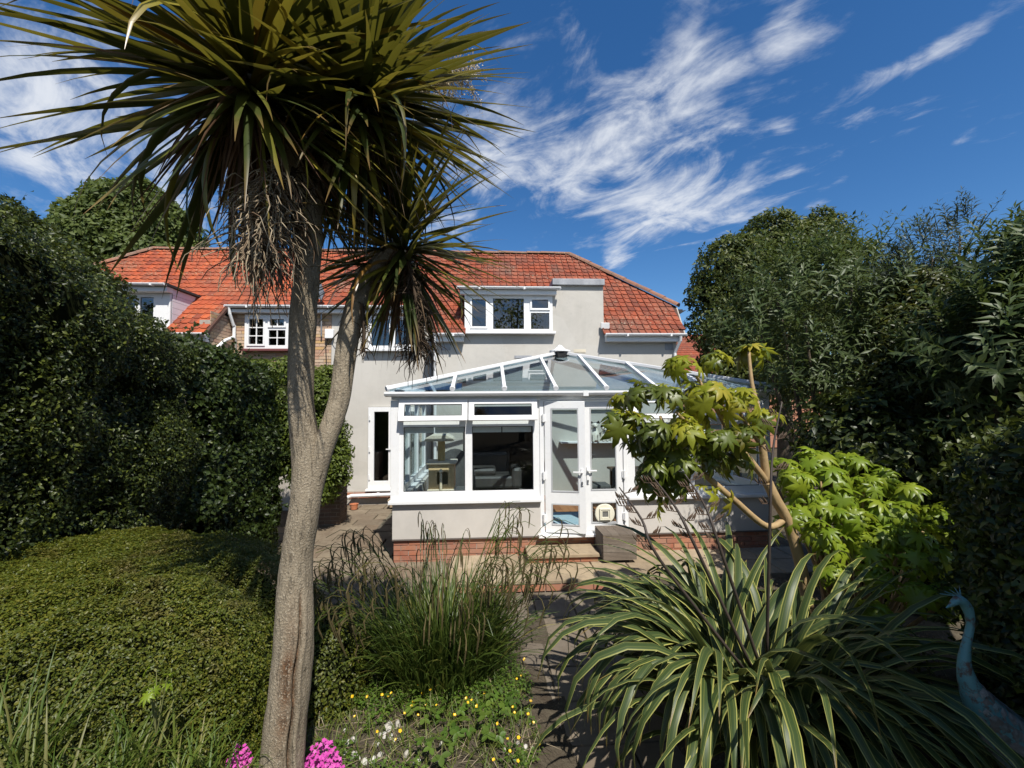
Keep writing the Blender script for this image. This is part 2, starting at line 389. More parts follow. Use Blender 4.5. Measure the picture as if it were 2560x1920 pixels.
BRICK_SHADED = pieces('shaded_pier_bricks', [(.15, .09, .06), (.19, .12, .08), (.12, .08, .06)], .92, (.10, .085, .06), .6, 9.)  # brick colours darkened to carry the shade over the pier
BRICK_RED = pieces('red_bricks', [(.33, .12, .07), (.38, .16, .09), (.27, .10, .065), (.42, .21, .13)], .9, (.28, .22, .17), .5, 10.)
MORTAR = plain('mortar', (.40, .36, .31), (.30, .27, .23), 12, .95, .3, 90)
LEAD = plain('lead_flashing', (.22, .23, .25), (.36, .37, .39), 7, .55, .1, 30, stretch=(1, 1, .3))
FELT = plain('black_felt', (.02, .02, .022), (.035, .035, .035), 8, .9)
DARKROOM = plain('unlit_room_tone', (.05, .048, .045), (.035, .034, .032), 1, .9)  # darkness of the unlit rooms put into the wall colour
BLACK = plain('black_rubber', (.015, .015, .016), None, 5, .6)
METAL = plain('grey_metal', (.30, .31, .32), (.22, .22, .23), 9, .4, metal=.6)
WOODFLOOR = pieces('orange_boards', [(.36, .15, .06), (.43, .19, .08), (.31, .12, .05)], .5, (.2, .08, .04), .3)
PLASTER = plain('interior_white', (.70, .70, .69), (.66, .66, .66), 1, .8)
SOIL = plain('soil', (.055, .042, .03), (.10, .085, .06), 6, .95, .8, 40, .1, bdist=.03)
SLAB = pieces('paving_slabs', [(.15, .118, .085), (.175, .14, .10), (.125, .10, .075), (.19, .155, .115)], .9, (.07, .06, .045), .6, 5., .6, 45, wdirt=(.21, .19, .15))
SLAB2 = pieces('yard_slabs', [(.18, .145, .10), (.21, .17, .12), (.15, .12, .085), (.17, .125, .085)], .95, (.085, .06, .04), .9, 4.5, .9, 30, wdirt=(.13, .095, .065))
STEPM = pieces('sand_slabs', [(.33, .26, .17), (.30, .23, .15), (.36, .29, .20)], .9, (.13, .10, .07), .6, 8., .6, 50)
# ------------------------------------------------------------------ ground
g = MB()
g.add([(-400, -200, -.06), (400, -200, -.06), (400, 600, -.06), (-400, 600, -.06)], [(0, 1, 2, 3)])
g.obj('ground', SOIL, kind='structure')
def gz_bed(x, y):
    """height of the planted bed in front"""
    t = min(1, max(0, (4.6-y)/2.2)); e = 1 if x < .2 else max(0, 1-(x-.2)/.35)
    return .02+.26*t*t*(3-2*t)*e*(1-.0)
xs = np.linspace(-6.5, .62, 72); ys = np.linspace(-1.5, 4.9, 66)
Vb = [(x, y, gz_bed(x, y)-.03+.05*float(mnoise.noise((x*3, y*3, 0)))) for y in ys for x in xs]; nx = len(xs)
Fb = [(j*nx+i, j*nx+i+1, (j+1)*nx+i+1, (j+1)*nx+i) for j in range(len(ys)-1) for i in range(nx-1)]
me = np_mesh('flower_bed', Vb, Fb, SOIL); mesh_obj('flower_bed', me, kind='structure')
xs = np.linspace(1.0, 9, 60); ys = np.linspace(-1.5, 5.4, 60); nx = len(xs)
Vb = [(x, y, -.05+min(.25, max(0, (x-1.25)*.8))+.05*float(mnoise.noise((x*3, y*3, 7)))) for y in ys for x in xs]
Fb = [(j*nx+i, j*nx+i+1, (j+1)*nx+i+1, (j+1)*nx+i) for j in range(len(ys)-1) for i in range(nx-1)]
mesh_obj('planting_bed', np_mesh('planting_bed', Vb, Fb, SOIL), kind='structure')

def lay(parent, x0, x1, y0, y1, sx, sy, z, th, mat, name='paving_slab', gap=.012, jit=.004, skip=None, stagger=0, ox=0):
    """slabs laid one by one, a little uneven"""
    u = MB().box(-.5, .5, -.5, .5, -1, 0)
    u = MB(); b = .012
    u.add([(-.5, -.5, -1), (.5, -.5, -1), (.5, .5, -1), (-.5, .5, -1), (-.5, -.5, -.25), (.5, -.5, -.25), (.5, .5, -.25), (-.5, .5, -.25),
           (-.5+b, -.5+b, 0), (.5-b, -.5+b, 0), (.5-b, .5-b, 0), (-.5+b, .5-b, 0)],
          [(0, 1, 5, 4), (1, 2, 6, 5), (2, 3, 7, 6), (3, 0, 4, 7), (4, 5, 9, 8), (5, 6, 10, 9), (6, 7, 11, 10), (7, 4, 8, 11), (8, 9, 10, 11)])
    me = u.mesh(name, mat); j = 0; y = y0
    while y < y1-.05:
        x = x0+ox+(stagger*sx if j % 2 else 0); h = min(sy, y1-y)
        while x < x1-.05:
            w = min(sx, x1-x)
            if not (skip and skip(x+w/2, y+h/2)):
                M = Matrix.Translation((x+w/2, y+h/2, z+random.uniform(-jit, jit))) @ Euler((random.uniform(-jit, jit)*1.5, random.uniform(-jit, jit)*1.5, random.uniform(-jit, jit))).to_matrix().to_4x4() @ Matrix.Diagonal((w-gap, h-gap, th, 1))
                mesh_obj(name, me, parent, M)
            x += sx
        y += sy; j += 1

path = MB().box(-.42, 1.93, 1.2, 5.58, -.05, -.022).obj('garden_path', SOIL, kind='structure')
lay(path, -.36, 1.92, 1.28, 5.56, .455, .455, 0, .045, SLAB, jit=.005)
terr = MB().box(-.55, 4.7, 5.62, 6.62, -.05, .095).obj('terrace', MORTAR, kind='structure')
lay(terr, -.55, 4.7, 5.585, 6.60, .50, .50, .14, .045, STEPM, jit=.004)
yard = MB().box(-4.2, -.56, 4.6, 10.49, -.055, .02).obj('yard', SOIL, kind='structure')
lay(yard, -4.1, -.58, 4.7, 10.4, .58, .44, .06, .05, SLAB2, gap=.02, jit=.012, stagger=.5)

def bricks(parent, M0, w, h, mat, holes=(), bl=.215, bh=.065, j=.011, depth=.05, jit=.003, name='brick', seed=0):
    """courses of single bricks on the plane of M0 (local x along, z up, facing -y)"""
    u = MB(); e = .004
    u.add([(0, 0, 0), (1, 0, 0), (1, 0, 1), (0, 0, 1), (0, 1, 0), (1, 1, 0), (1, 1, 1), (0, 1, 1)],
          [(0, 1, 2, 3), (0, 4, 5, 1), (1, 5, 6, 2), (2, 6, 7, 3), (3, 7, 4, 0)])
    me = u.mesh(name, mat); r_ = random.Random(seed); z = 0; k = 0
    while z < h-.02:
        hh = min(bh, h-z); x = -(bl+j)/2 if k % 2 else 0
        while x < w-.01:
            a, b = max(0, x), min(w, x+bl)
            for (hx0, hx1, hz0, hz1) in holes:
                if hz0 < z+hh/2 < hz1:
                    if hx0 <= a < hx1: a = min(b, hx1)
                    if hx0 < b <= hx1: b = max(a, hx0)
            if b-a > .03:
                M = M0 @ Matrix.Translation((a, r_.uniform(-jit, jit), z)) @ Matrix.Diagonal((b-a, depth, hh, 1))
                mesh_obj(name, me, parent, M)
            x += bl+j
        z += bh+j; k += 1

# riser of the terrace: one course of red bricks, and the brick step by the doors
bricks(terr, Matrix.Translation((-.5, 5.60, .0)), 5.1, .09, BRICK_RED, bl=.30, bh=.08, depth=.02, seed=4)
stp = MB().box(.58, 1.57, 6.19, 6.60, .141, .215).obj('doorstep', MORTAR, kind='structure')
lay(stp, .55, 1.59, 6.14, 6.60, .52, .46, .262, .045, STEPM, jit=.002)
bricks(stp, Matrix.Translation((.58, 6.175, .145)), .99, .07, BRICK_RED, bl=.36, bh=.07, depth=.014, seed=6)

# ------------------------------------------------------------------ the pair of houses
TAN = .98; TH = math.atan(TAN); ZE, YE = 3.98, 9.5
def zr(y): return ZE+TAN*(y-YE)
RIDY = 12.4
def on_slope(poly, dz=-.03):
    return [(x, y, zr(y)+dz) for x, y in poly]
def tile_mesh(mat):
    m = MB(); w = .158
    pr = [(0, 0), (0, .020), (.012, .030), (.032, .030), (.044, .014), (w-.004, .012), (w, .008), (w, 0)]
    n = len(pr)
    vs = [(x, 0, z+.016) for x, z in pr]+[(x, .215, z-.002) for x, z in pr]
    m.add(vs, [tuple(range(n))[::-1]]+[(i, i+1, n+i+1, n+i) for i in range(n-1)])
    return m
SLOPE = Matrix(((1, 0, 0, 0), (0, math.cos(TH), -math.sin(TH), 0), (0, math.sin(TH), math.cos(TH), 0), (0, 0, 0, 1)))
def tiles(roof, inside, x0, x1, mat, keep=300, gw=.163, gl=.196):
    tm = tile_mesh(mat); me = tm.mesh('roof_tile', mat); pos = []
    nrow = int((RIDY-YE)/math.cos(TH)/gl)+1
    for j in range(nrow):
        s = j*gl-.05; y = YE+s*math.cos(TH)
        for i in range(int((x1-x0)/gw)+1):
            x = x0+i*gw
            if inside(x+gw/2, y+gl*.35) : pos.append((x+random.uniform(-.004, .004), y, zr(y)-.012+random.uniform(-.003, .006), random.uniform(-.014, .014)))
    pos.sort(key=lambda p: p[0]**2+p[1]**2)
    bv = np.array(tm.v); V = []; F = []; Rn = []; o = 0
    for k, (x, y, z, a) in enumerate(pos):
        M = Matrix.Translation((x, y, z)) @ SLOPE @ Matrix.Rotation(a, 4, 'Z')
        if k < keep: mesh_obj('roof_tile', me, roof, M); continue
        A = np.array(M); V.append(bv @ A[:3, :3].T+A[:3, 3])
        r_ = random.random()
        for f in tm.f:
            if len(f) == 4: F.append([q+o for q in f]); Rn.append(r_)
            else:
                c = list(f)
                for t in range(1, len(c)-2, 2): F.append([c[0]+o, c[t]+o, c[t+1]+o, c[t+2]+o]); Rn.append(r_)
        o += len(tm.v)
    if V: mesh_obj('roof_tile', np_mesh('roof_tile', np.concatenate(V), F, mat, Rn, smooth=False), roof, kind='stuff')
def ridge_run(roof, a, b, mat, r_=.105, ln=.42):
    a, b = Vector(a), Vector(b); n = max(1, round((b-a).length/ln)); d = (b-a)/n
    m = MB(); k = 7; pr = [(math.cos(math.pi*i/(k-1))*r_, math.sin(math.pi*i/(k-1))*r_*.75) for i in range(k)]
    L_ = d.length
    for x, s in ((0, 1.08), (L_*1.03, .97)): m.v += [(x, p*s, q*s) for p, q in pr]
    m.f += [(i, i+1, k+i+1, k+i) for i in range(k-1)]+[tuple(range(k))[::-1], tuple(range(k, 2*k))]
    me = m.mesh('ridge_tile', mat)
    X = d.normalized(); Z = Vector((0, 0, 1)); Y = Z.cross(X).normalized(); Z = X.cross(Y)
    for i in range(n):
        p = a+d*i
        mesh_obj('ridge_tile', me, roof, Matrix(((X.x, Y.x, Z.x, p.x), (X.y, Y.y, Z.y, p.y), (X.z, Y.z, Z.z, p.z+random.uniform(-.008, .008)), (0, 0, 0, 1))))
def gutter(parent, x0, x1, y, z, r_=.055, mat=None):
    k = 9; pr = [(y+math.cos(math.pi+math.pi*i/(k-1))*r_, z+math.sin(math.pi+math.pi*i/(k-1))*r_) for i in range(k)]
    pr += [(yy*1+(.006 if i < k/2 else -.006), zz+.006) for i, (yy, zz) in list(enumerate(pr))[::-1]]
    m = MB().extx(pr, x0, x1)
    m.box(x0-.004, x0+.004, y-r_, y+r_, z-r_, z-.0); m.box(x1-.004, x1+.004, y-r_, y+r_, z-r_, z)
    x = x0+.5
    while x < x1-.2: m.box(x-.02, x+.02, y-r_-.006, y+r_+.006, z-r_-.006, z+.004); x += 1.0
    return m.obj('gutter', mat or UPVC, parent)
def window(parent, x0, x1, z0, z1, y, cells, sill=True, glass=None, fd=.07, mat=None, sm=.045, sillmat=None, name='window'):
    """frame with openings; cells = (x0,x1,z0,z1,sash?,(bars x, bars z))"""
    mat = mat or UPVC; glass = glass or DARKGLASS
    fr = MB().grid(x0, x1, z0, z1, [c[:4] for c in cells], y, y+fd).obj(name, mat, parent, bevel=.005)
    for c in cells:
        cx0, cx1, cz0, cz1 = c[:4]; sash = c[4] if len(c) > 4 else False; bars = c[5] if len(c) > 5 else (0, 0)
        gx0, gx1, gz0, gz1 = cx0, cx1, cz0, cz1
        if sash:
            gx0, gx1, gz0, gz1 = cx0+sm-.02, cx1-sm+.02, cz0+sm-.02, cz1-sm+.02
            m = MB().grid(cx0-.02, cx1+.02, cz0-.02, cz1+.02, [(gx0, gx1, gz0, gz1)], y-.022, y+.03)
            m.obj('sash', mat, fr, bevel=.005)
        if bars != (0, 0):
            m = MB()
            for i in range(bars[0]): x = gx0+(gx1-gx0)*(i+1)/(bars[0]+1); m.box(x-.011, x+.011, y+.005, y+.027, gz0, gz1)
            for i in range(bars[1]): z = gz0+(gz1-gz0)*(i+1)/(bars[1]+1); m.box(gx0, gx1, y+.006, y+.026, z-.011, z+.011)
            m.obj('glazing_bar', mat, fr)
        MB().grid(gx0-.004, gx1+.004, gz0-.004, gz1+.004, [(gx0+.008, gx1-.008, gz0+.008, gz1-.008)], y+.020, y+.027).obj('gasket', GASKET, fr)
        MB().box(gx0-.005, gx1+.005, y+.028, y+.036, gz0-.005, gz1+.005).obj('pane', glass, fr)
    if sill: MB().box(x0-.05, x1+.05, y-.11, y+.04, z0-.055, z0-.002).obj('sill', sillmat or mat, fr, bevel=.006)
    return fr

# ---- our house: grey render, red tiles
house = thing('rendered_house', 'grey rendered half of the semi-detached pair, dark red tiled roof above the glass conservatory', 'house', (1.4, 10.5, 0))
XP = -3.73
hw = MB()
outer = [(-1.2, -.5, 3.95, 6), (-.5, 1.52, 4.98, 6), (2.69, 4.4, 3.95, 6)]
hw.grid(-1.2, 4.4, -.1, 5.12, outer+[(-.45, 1.5, 4.03, 4.86), (-.55, 1.15, .35, 2.35)], 9.7, 9.92)
hw.box(-1.2, -.98, 9.92, 10.72, -.1, 4.4)
hw.grid(XP, -1.2, -.1, 4.72, [(-2.88, -1.66, 3.73, 4.56), (-2.85, -1.62, .42, 2.36)], 10.5, 10.72)
hw.box(4.18, 4.4, 9.92, 15.0, -.1, 3.9)
hw.prism([(4.18, 9.75, 3.9), (4.18, 10.35, 4.7), (4.18, 14.4, 4.7), (4.18, 15.0, 3.9)], (.22, 0, 0))
hw.box(XP, 4.18, 15.0, 15.2, -.1, 3.9)
hw.box(2.47, 2.69, 9.92, 10.9, 3.9, 5.12); hw.box(1.52, 2.47, 10.7, 10.9, 3.9, 5.12)
wall = hw.obj('wall', RENDER, house)
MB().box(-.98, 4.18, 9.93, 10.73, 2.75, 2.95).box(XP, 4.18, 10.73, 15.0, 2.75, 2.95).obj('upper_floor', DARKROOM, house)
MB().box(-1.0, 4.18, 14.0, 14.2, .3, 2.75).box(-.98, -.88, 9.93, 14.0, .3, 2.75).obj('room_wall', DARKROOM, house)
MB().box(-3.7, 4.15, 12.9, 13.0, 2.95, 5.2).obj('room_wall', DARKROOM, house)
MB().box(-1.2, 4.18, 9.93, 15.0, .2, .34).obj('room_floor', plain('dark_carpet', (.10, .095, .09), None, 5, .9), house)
rb = MB()
polys = [[(XP, 10.28), (-1.25, 10.28), (-1.25, 12.4), (XP, 12.4)], [(-1.25, 9.5), (-.56, 9.5), (-.56, 12.4), (-1.25, 12.4)],
         [(-.56, 10.5), (1.52, 10.5), (1.52, 12.4), (-.56, 12.4)], [(1.52, 10.72), (2.69, 10.72), (2.69, 12.17), (2.43, 12.4), (1.52, 12.4)],
         [(2.69, 9.5), (4.5, 9.5), (4.70, 10.35), (2.69, 12.17)]]
for p_ in polys: rb.prism(on_slope(p_, -.012), (0, .03, -.05))
rb.prism([(XP, 12.4, 6.79), (2.43, 12.4, 6.79), (4.7, 14.45, 4.78), (4.5, 15.3, 3.95), (XP, 15.3, 3.95)][::-1], (0, 0, -.05))
rb.prism([(2.43, 12.4, 6.79), (4.7, 10.35, 4.78), (4.7, 14.45, 4.78)], (-.02, 0, -.04))
roof = rb.obj('roof', TILE_UNDER, house)
def in_our(x, y):
    if x > 2.5 and y > 12.36-(x-2.43)*(2.05/2.27)-.03: return False
    if x < XP+.02 or y > 12.34: return False
    lim = 10.26 if x < -1.25 else 9.45 if x < -.5 else 10.47 if x < 1.52 else 10.68 if x < 2.7 else 9.45
    return y > lim and x < 4.47+(y-9.5)*.24
tiles(roof, in_our, XP, 4.75, TILE_OUR)
ridge_run(roof, (XP, RIDY, 6.80), (2.40, RIDY, 6.80), RIDGE)
ridge_run(roof, (4.74, 10.33, 4.80), (2.43, 12.4, 6.80), RIDGE, .115)
vt = MB()
for i in range(5): y = 9.5+i*.18
vt.prism([(4.50, 9.5, 3.97), (4.70, 10.35, 4.79), (4.66, 10.35, 4.70), (4.46, 9.5, 3.88)], (.03, 0, 0))
vt.obj('verge', MORTAR, roof)
hg = MB().bar((4.78, 10.28, 4.66), (4.86, 12.4, 4.66), .12, .05).prism([(4.72, 10.26, 4.66), (4.93, 10.26, 4.69), (4.78, 10.26, 4.60)], (0, .5, 0))
hg.obj('hip_gutter', BLACK, house)
# eaves, soffit boxes, gutters
ev = MB()
for a, b in ((-1.22, -.52), (2.70, 4.46)): ev.box(a, b, 9.53, 9.697, 3.80, 3.955)
ev.box(XP, -1.21, 10.33, 10.497, 4.60, 4.735)
ev.obj('eaves_box', UPVC, house, bevel=.004)
gutter(house, -1.24, -.50, 9.47, 3.965); gutter(house, 2.66, 4.52, 9.47, 3.965); gutter(house, XP, -1.26, 10.27, 4.75)
for a in (-1.02, 4.12): MB().box(a, a+.20, 9.694, 9.699, 3.62, 3.78).obj('vent_grille', METAL, house)
# dormer
dz = MB().box(-.62, 1.60, 9.50, 10.62, 4.985, 5.03); dz.obj('dormer_roof', FELT, house)
MB().box(-.60, 1.58, 9.56, 9.695, 4.87, 4.975).obj('fascia', UPVC, house, bevel=.004)
gutter(house, -.66, 1.66, 9.50, 5.02, .05)
MB().box(-.5, -.4, 9.925, 10.5, 4.0, 4.95).obj('dormer_cheek', UPVC, house)
window(house, -.46, 1.50, 4.035, 4.865, 9.66, [(-.36, .0, 4.13, 4.80, True), (.14, .84, 4.10, 4.80), (1.0, 1.42, 4.10, 4.47), (1.0, 1.42, 4.55, 4.80, True)])
MB().box(-.50, -.455, 9.62, 9.699, 4.0, 4.87).obj('corner_post', UPVC, house)
MB().box(1.50, 2.71, 9.62, 10.95, 5.115, 5.26).obj('lead_cap', LEAD, house, bevel=.01)
MB().box(1.98, 2.26, 9.692, 9.70, 3.56, 3.64).box(2.0, 2.11, 9.688, 9.692, 3.575, 3.625).box(2.13, 2.24, 9.688, 9.692, 3.575, 3.625).obj('air_brick', plain('cream_plastic', (.62, .56, .44), None, 4, .6), house)
lamp_ = MB().box(2.60, 2.80, 9.60, 9.64, 4.10, 4.24, Matrix.Rotation(.0, 4, 'X')).box(2.66, 2.72, 9.64, 9.70, 4.10, 4.18)
lamp_.obj('security_light', plain('light_grey_case', (.55, .55, .55), None, 3, .4), house, bevel=.008)
MB().box(.62, 1.02, 9.69, 9.70, 3.44, 3.50).obj('patch', LEAD, house)
def pipe(parent, pts, r_=.034, mat=None): 
    o = MB().tube(pts, r_, 10).obj('downpipe', mat or UPVC, parent, smooth=False); return o
pipe(house, [(-1.16, 9.47, 3.92), (-1.16, 9.5, 3.80), (-1.16, 9.645, 3.62), (-1.16, 9.645, .3)])
pipe(house, [(-1.36, 10.28, 4.70), (-1.36, 10.43, 4.45), (-1.36, 10.43, .2)], .032, METAL)
pipe(house, [(4.40, 9.47, 3.92), (4.40, 9.5, 3.82), (4.33, 9.645, 3.55), (4.33, 9.645, .2)])
# recessed centre part: bathroom window, garden door, plinth
window(house, -2.86, -1.68, 3.745, 4.55, 10.46, [(-2.78, -2.36, 3.83, 4.47), (-2.24, -1.76, 3.83, 4.47, True)])
fr = MB().grid(-2.84, -1.63, .42, 2.35, [(-2.70, -2.36, .60, 2.24), (-2.06, -1.74, .60, 2.24)], 10.45, 10.52).obj('garden_door', UPVC, house, bevel=.005)
for a, b in ((-2.70, -2.36), (-2.06, -1.74)): MB().box(a-.005, b+.005, 10.48, 10.488, .595, 2.245).obj('pane', DARKGLASS, fr)
for x, s in ((-2.29, -1), (-2.15, 1)):
    MB().box(x-.016, x+.016, 10.437, 10.449, 1.18, 1.42).box(min(x, x+s*.12)+.0, max(x, x+s*.12), 10.41, 10.43, 1.34, 1.362).obj('handle', UPVC, fr)
for z in (.7, 1.35, 2.1): MB().tube([(-2.80, 10.43, z-.06), (-2.80, 10.43, z+.06)], .016, 8).obj('hinge', UPVC, fr)
MB().box(-2.88, -1.6, 10.38, 10.50, .375, .418).obj('door_sill', UPVC, house, bevel=.004)
pl = MB().box(XP, -1.2, 10.47, 10.498, .0, .37).obj('plinth', MORTAR, house)
bricks(pl, Matrix.Translation((XP, 10.455, .20)), 2.5, .15, BRICK_RED, depth=.02, seed=9)

# ---- the neighbour: buff brick, orange tiles
nb = thing('brick_house', 'buff brick half of the pair with orange tiled roof, left of the grey rendered house', 'house', (-7, 10.5, 0))
XL = -11.6
nw = MB().grid(-6.05, XP, -.1, 4.72, [(-5.75, -4.22, 3.74, 4.58)], 10.52, 10.72)
nw.box(-6.29, -6.07, 9.72, 10.72, -.1, 4.3)
nw.grid(XL, -6.07, -.1, 4.98, [(XL, -9.6, 3.95, 6), (-6.86, -6.07, 3.95, 6), (-9.4, -7.05, 4.05, 4.85)], 9.7, 9.92)
nw.box(XL, XL+.2, 9.9, 15, -.1, 4.3); nw.box(XL, XP, 15, 15.2, -.1, 3.9)
nwall = nw.obj('wall', MORTAR, nb)
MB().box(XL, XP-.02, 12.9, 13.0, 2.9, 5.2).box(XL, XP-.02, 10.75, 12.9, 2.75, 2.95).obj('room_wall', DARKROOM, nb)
bricks(nwall, Matrix.Translation((-6.05, 10.505, 2.6)), 2.31, 2.0, BRICK_NB, holes=[(.30, 1.83, 1.14, 1.98)], depth=.02, seed=11)
Ms = Matrix.Translation((-6.055, 9.72, 3.0)) @ Matrix.Rotation(R(90), 4, 'Z')
bricks(nwall, Ms, .78, 1.5, BRICK_NB, depth=.014, seed=12)
rb = MB()
for p_ in ([(XL+.0, 9.5), (-9.5, 9.5), (-9.5, 11.35), (-11.6, 10.3)], [(-9.5, 10.5), (-6.86, 10.5), (-6.86, 12.4), (-9.3, 12.4), (-9.5, 12.2)],
           [(-6.86, 9.5), (-6.0, 9.5), (-6.0, 12.4), (-6.86, 12.4)], [(-6.0, 10.28), (XP, 10.28), (XP, 12.4), (-6.0, 12.4)], [(-11.6, 10.3), (-9.5, 10.3), (-9.5, 12.2)]):
    rb.prism(on_slope(p_, -.012), (0, .03, -.05))
rb.prism([(-9.3, 12.4, 6.79), (XP, 12.4, 6.79), (XP, 15.3, 3.95), (XL, 15.3, 3.95), (-11.6, 14.4, 4.78)], (0, 0, -.05))
rb.prism([(-9.3, 12.4, 6.79), (-11.6, 10.3, 4.78), (-11.6, 14.45, 4.78)][::-1], (.02, 0, -.04))
nroof = rb.obj('roof', TILE_UNDER, nb)
def in_nb(x, y):
    if x > XP-.02 or y > 12.34 or x < -11.55: return False
    if x < -9.3 and y > 12.36-(-9.3-x)*(2.1/2.3): return False
    lim = 10.26 if x > -6.0 else 9.45 if x > -6.84 else 10.5 if x > -9.5 else 9.45
    return y > lim
tiles(nroof, in_nb, -11.6, XP, TILE_NB)
ridge_run(nroof, (-9.28, RIDY, 6.80), (XP, RIDY, 6.80), RIDGE)
ridge_run(nroof, (-11.65, 10.28, 4.80), (-9.3, 12.4, 6.80), RIDGE, .115)
ev = MB().box(-6.04, XP-.01, 10.33, 10.503, 4.60, 4.735).box(-6.95, -6.06, 9.53, 9.697, 3.80, 3.955)
ev.obj('eaves_box', UPVC, nb, bevel=.004)
gutter(nb, -6.08, XP-.01, 10.27, 4.75); gutter(nb, -7.2, -5.98, 9.47, 3.965)
bar = dict(mat=UPVC)
window(nb, -5.74, -4.24, 3.75, 4.575, 10.46, [(-5.66, -5.28, 3.84, 4.49, True, (1, 2)), (-5.18, -4.80, 3.84, 4.20, False, (1, 1)), (-5.18, -4.80, 4.28, 4.49, True, (1, 0)), (-4.70, -4.32, 3.84, 4.49, True, (1, 2))],
       sillmat=plain('maroon_sill', (.16, .05, .05), None, 4, .7))
pipe(nb, [(-6.0, 10.27, 4.70), (-5.99, 10.3, 4.55), (-5.97, 10.42, 4.30)], .036)
pipe(nb, [(-5.97, 10.42, 4.02), (-6.02, 10.2, 3.92), (-6.02, 9.75, 3.60)], .036)
pipe(nb, [(-5.97, 10.45, 4.32), (-5.97, 10.45, 4.0)], .036)
pipe(nb, [(-5.93, 10.46, 4.0), (-5.90, 10.47, .0)], .022, plain('grey_waste_pipe', (.25, .23, .21), None, 4, .7))
dm = MB().box(-9.6, -6.80, 9.45, 10.62, 4.985, 5.035).obj('dormer_roof', FELT, nb)
MB().box(-9.55, -6.84, 9.50, 9.695, 4.87, 4.975).obj('fascia', UPVC, nb)
gutter(nb, -9.6, -6.82, 9.43, 5.02, .045)
CLAD = plain('lilac_white_cladding', (.72, .69, .72), (.66, .63, .67), 3, .6)
for i in range(7):   # boards of the dormer cheek, each cut to the slope of the roof
    z0 = 4.02+i*.137; z1 = z0+.130; y1a, y1b = YE+(z0-ZE)/TAN, YE+(z1-ZE)/TAN
    y1a, y1b = max(9.74, y1a), max(9.74, y1b)
    MB().prism([(-6.90, 9.70, z0), (-6.90, y1a, z0), (-6.90, y1b, z1), (-6.90, 9.70, z1)], (.045, 0, 0)).obj('cladding_board', CLAD, nb)
MB().box(-6.955, -6.905, 9.702, 10.5, 4.0, 4.975).obj('dormer_cheek', FELT, nb)
window(nb, -9.4, -6.87, 4.05, 4.865, 9.655, [(-9.3, -8.5, 4.12, 4.78), (-8.4, -7.6, 4.12, 4.78), (-7.5, -7.22, 4.12, 4.78)])
pole = MB().tube([(-3.95, 10.44, 4.05), (-3.95, 10.40, 5.25)], .02, 8).tube([(-3.95, 10.40, 4.9), (-3.95, 10.2, 5.0)], .012, 6).obj('aerial_mast', METAL, nb)
MB().prism([(-3.98, 10.18, 4.92), (-3.86, 10.16, 4.86), (-3.80, 10.16, 5.0), (-3.90, 10.18, 5.26)], (.01, .05, .02)).obj('aerial_reflector', METAL, nb)
MB().box(-3.86, -3.66, 10.40, 10.50, 4.0, 4.22).obj('junction_box', UPVC, nb, bevel=.01)
MB().tube([(-3.72, 10.45, 3.98), (-3.62, 10.42, 3.88), (-3.5, 10.44, 3.98), (-3.46, 10.47, 4.1)], .008, 6).tube([(-3.80, 10.46, 4.0), (-3.86, 10.48, 3.85), (-3.84, 10.48, 3.4)], .012, 6).obj('cable', BLACK, nb)
# ------------------------------------------------------------------ conservatory
cons = thing('conservatory', 'white framed glass conservatory with hipped glass roof and open french door', 'conservatory', (1.5, 8.1, 0))
CX0, CX1, CY = -1.43, 4.45, 6.6
dw = MB()
dw.box(CX0, .80, CY, CY+.2, .385, .915).box(CX0, CX0+.2, CY+.2, 9.69, -.1, .915).obj('dwarf_wall', RENDER2, cons, bevel=.006)
MB().box(2.17, CX1, CY, CY+.2, .385, .915).box(CX1-.2, CX1, CY+.2, 9.69, -.1, .915).obj('dwarf_wall', RENDER2, cons, bevel=.006)
br = MB().box(CX0+.02, CX1-.02, CY+.035, CY+.19, -.1, .384).obj('plinth', MORTAR, cons)
bricks(br, Matrix.Translation((CX0+.02, CY+.022, .0)), CX1-CX0-.04, .38, BRICK_RED, depth=.03, seed=21)
MB().box(CX0, .81, CY-.012, CY-.002, .375, .395).box(2.17, CX1, CY-.012, CY-.002, .375, .395).obj('bell_bead', plain('drip_bead', (.12, .10, .09), None, 4, .8), cons)
MB().box(CX0+.2, CX1-.2, CY+.2, 9.69, .1, .33).obj('floor', MORTAR, cons)
fl = bpy.context.scene.objects['floor']
x = CX0+.2; um = MB().box(0, 1, 0, 1, -.02, 0).mesh('floor_board', WOODFLOOR)
while x < CX1-.22:
    for (ya, yb) in ((CY+.21, 8.2+.3*math.sin(x*7)), (8.2+.3*math.sin(x*7), 9.68)):
        mesh_obj('floor_board', um, fl, Matrix.Translation((x, ya, .352)) @ Matrix.Diagonal((.136, yb-ya-.004, 1, 1)))
    x += .14
MB().box(CX0-.05, .815, CY-.07, CY+.12, .916, .968).box(CX0-.05, CX0+.15, CY+.12, 9.69, .916, .968).obj('sill', UPVC, cons, bevel=.008)
MB().box(2.16, CX1+.05, CY-.07, CY+.12, .916, .968).box(CX1-.15, CX1+.05, CY+.12, 9.69, .916, .968).obj('sill', UPVC, cons, bevel=.008)
CF = CY+.02
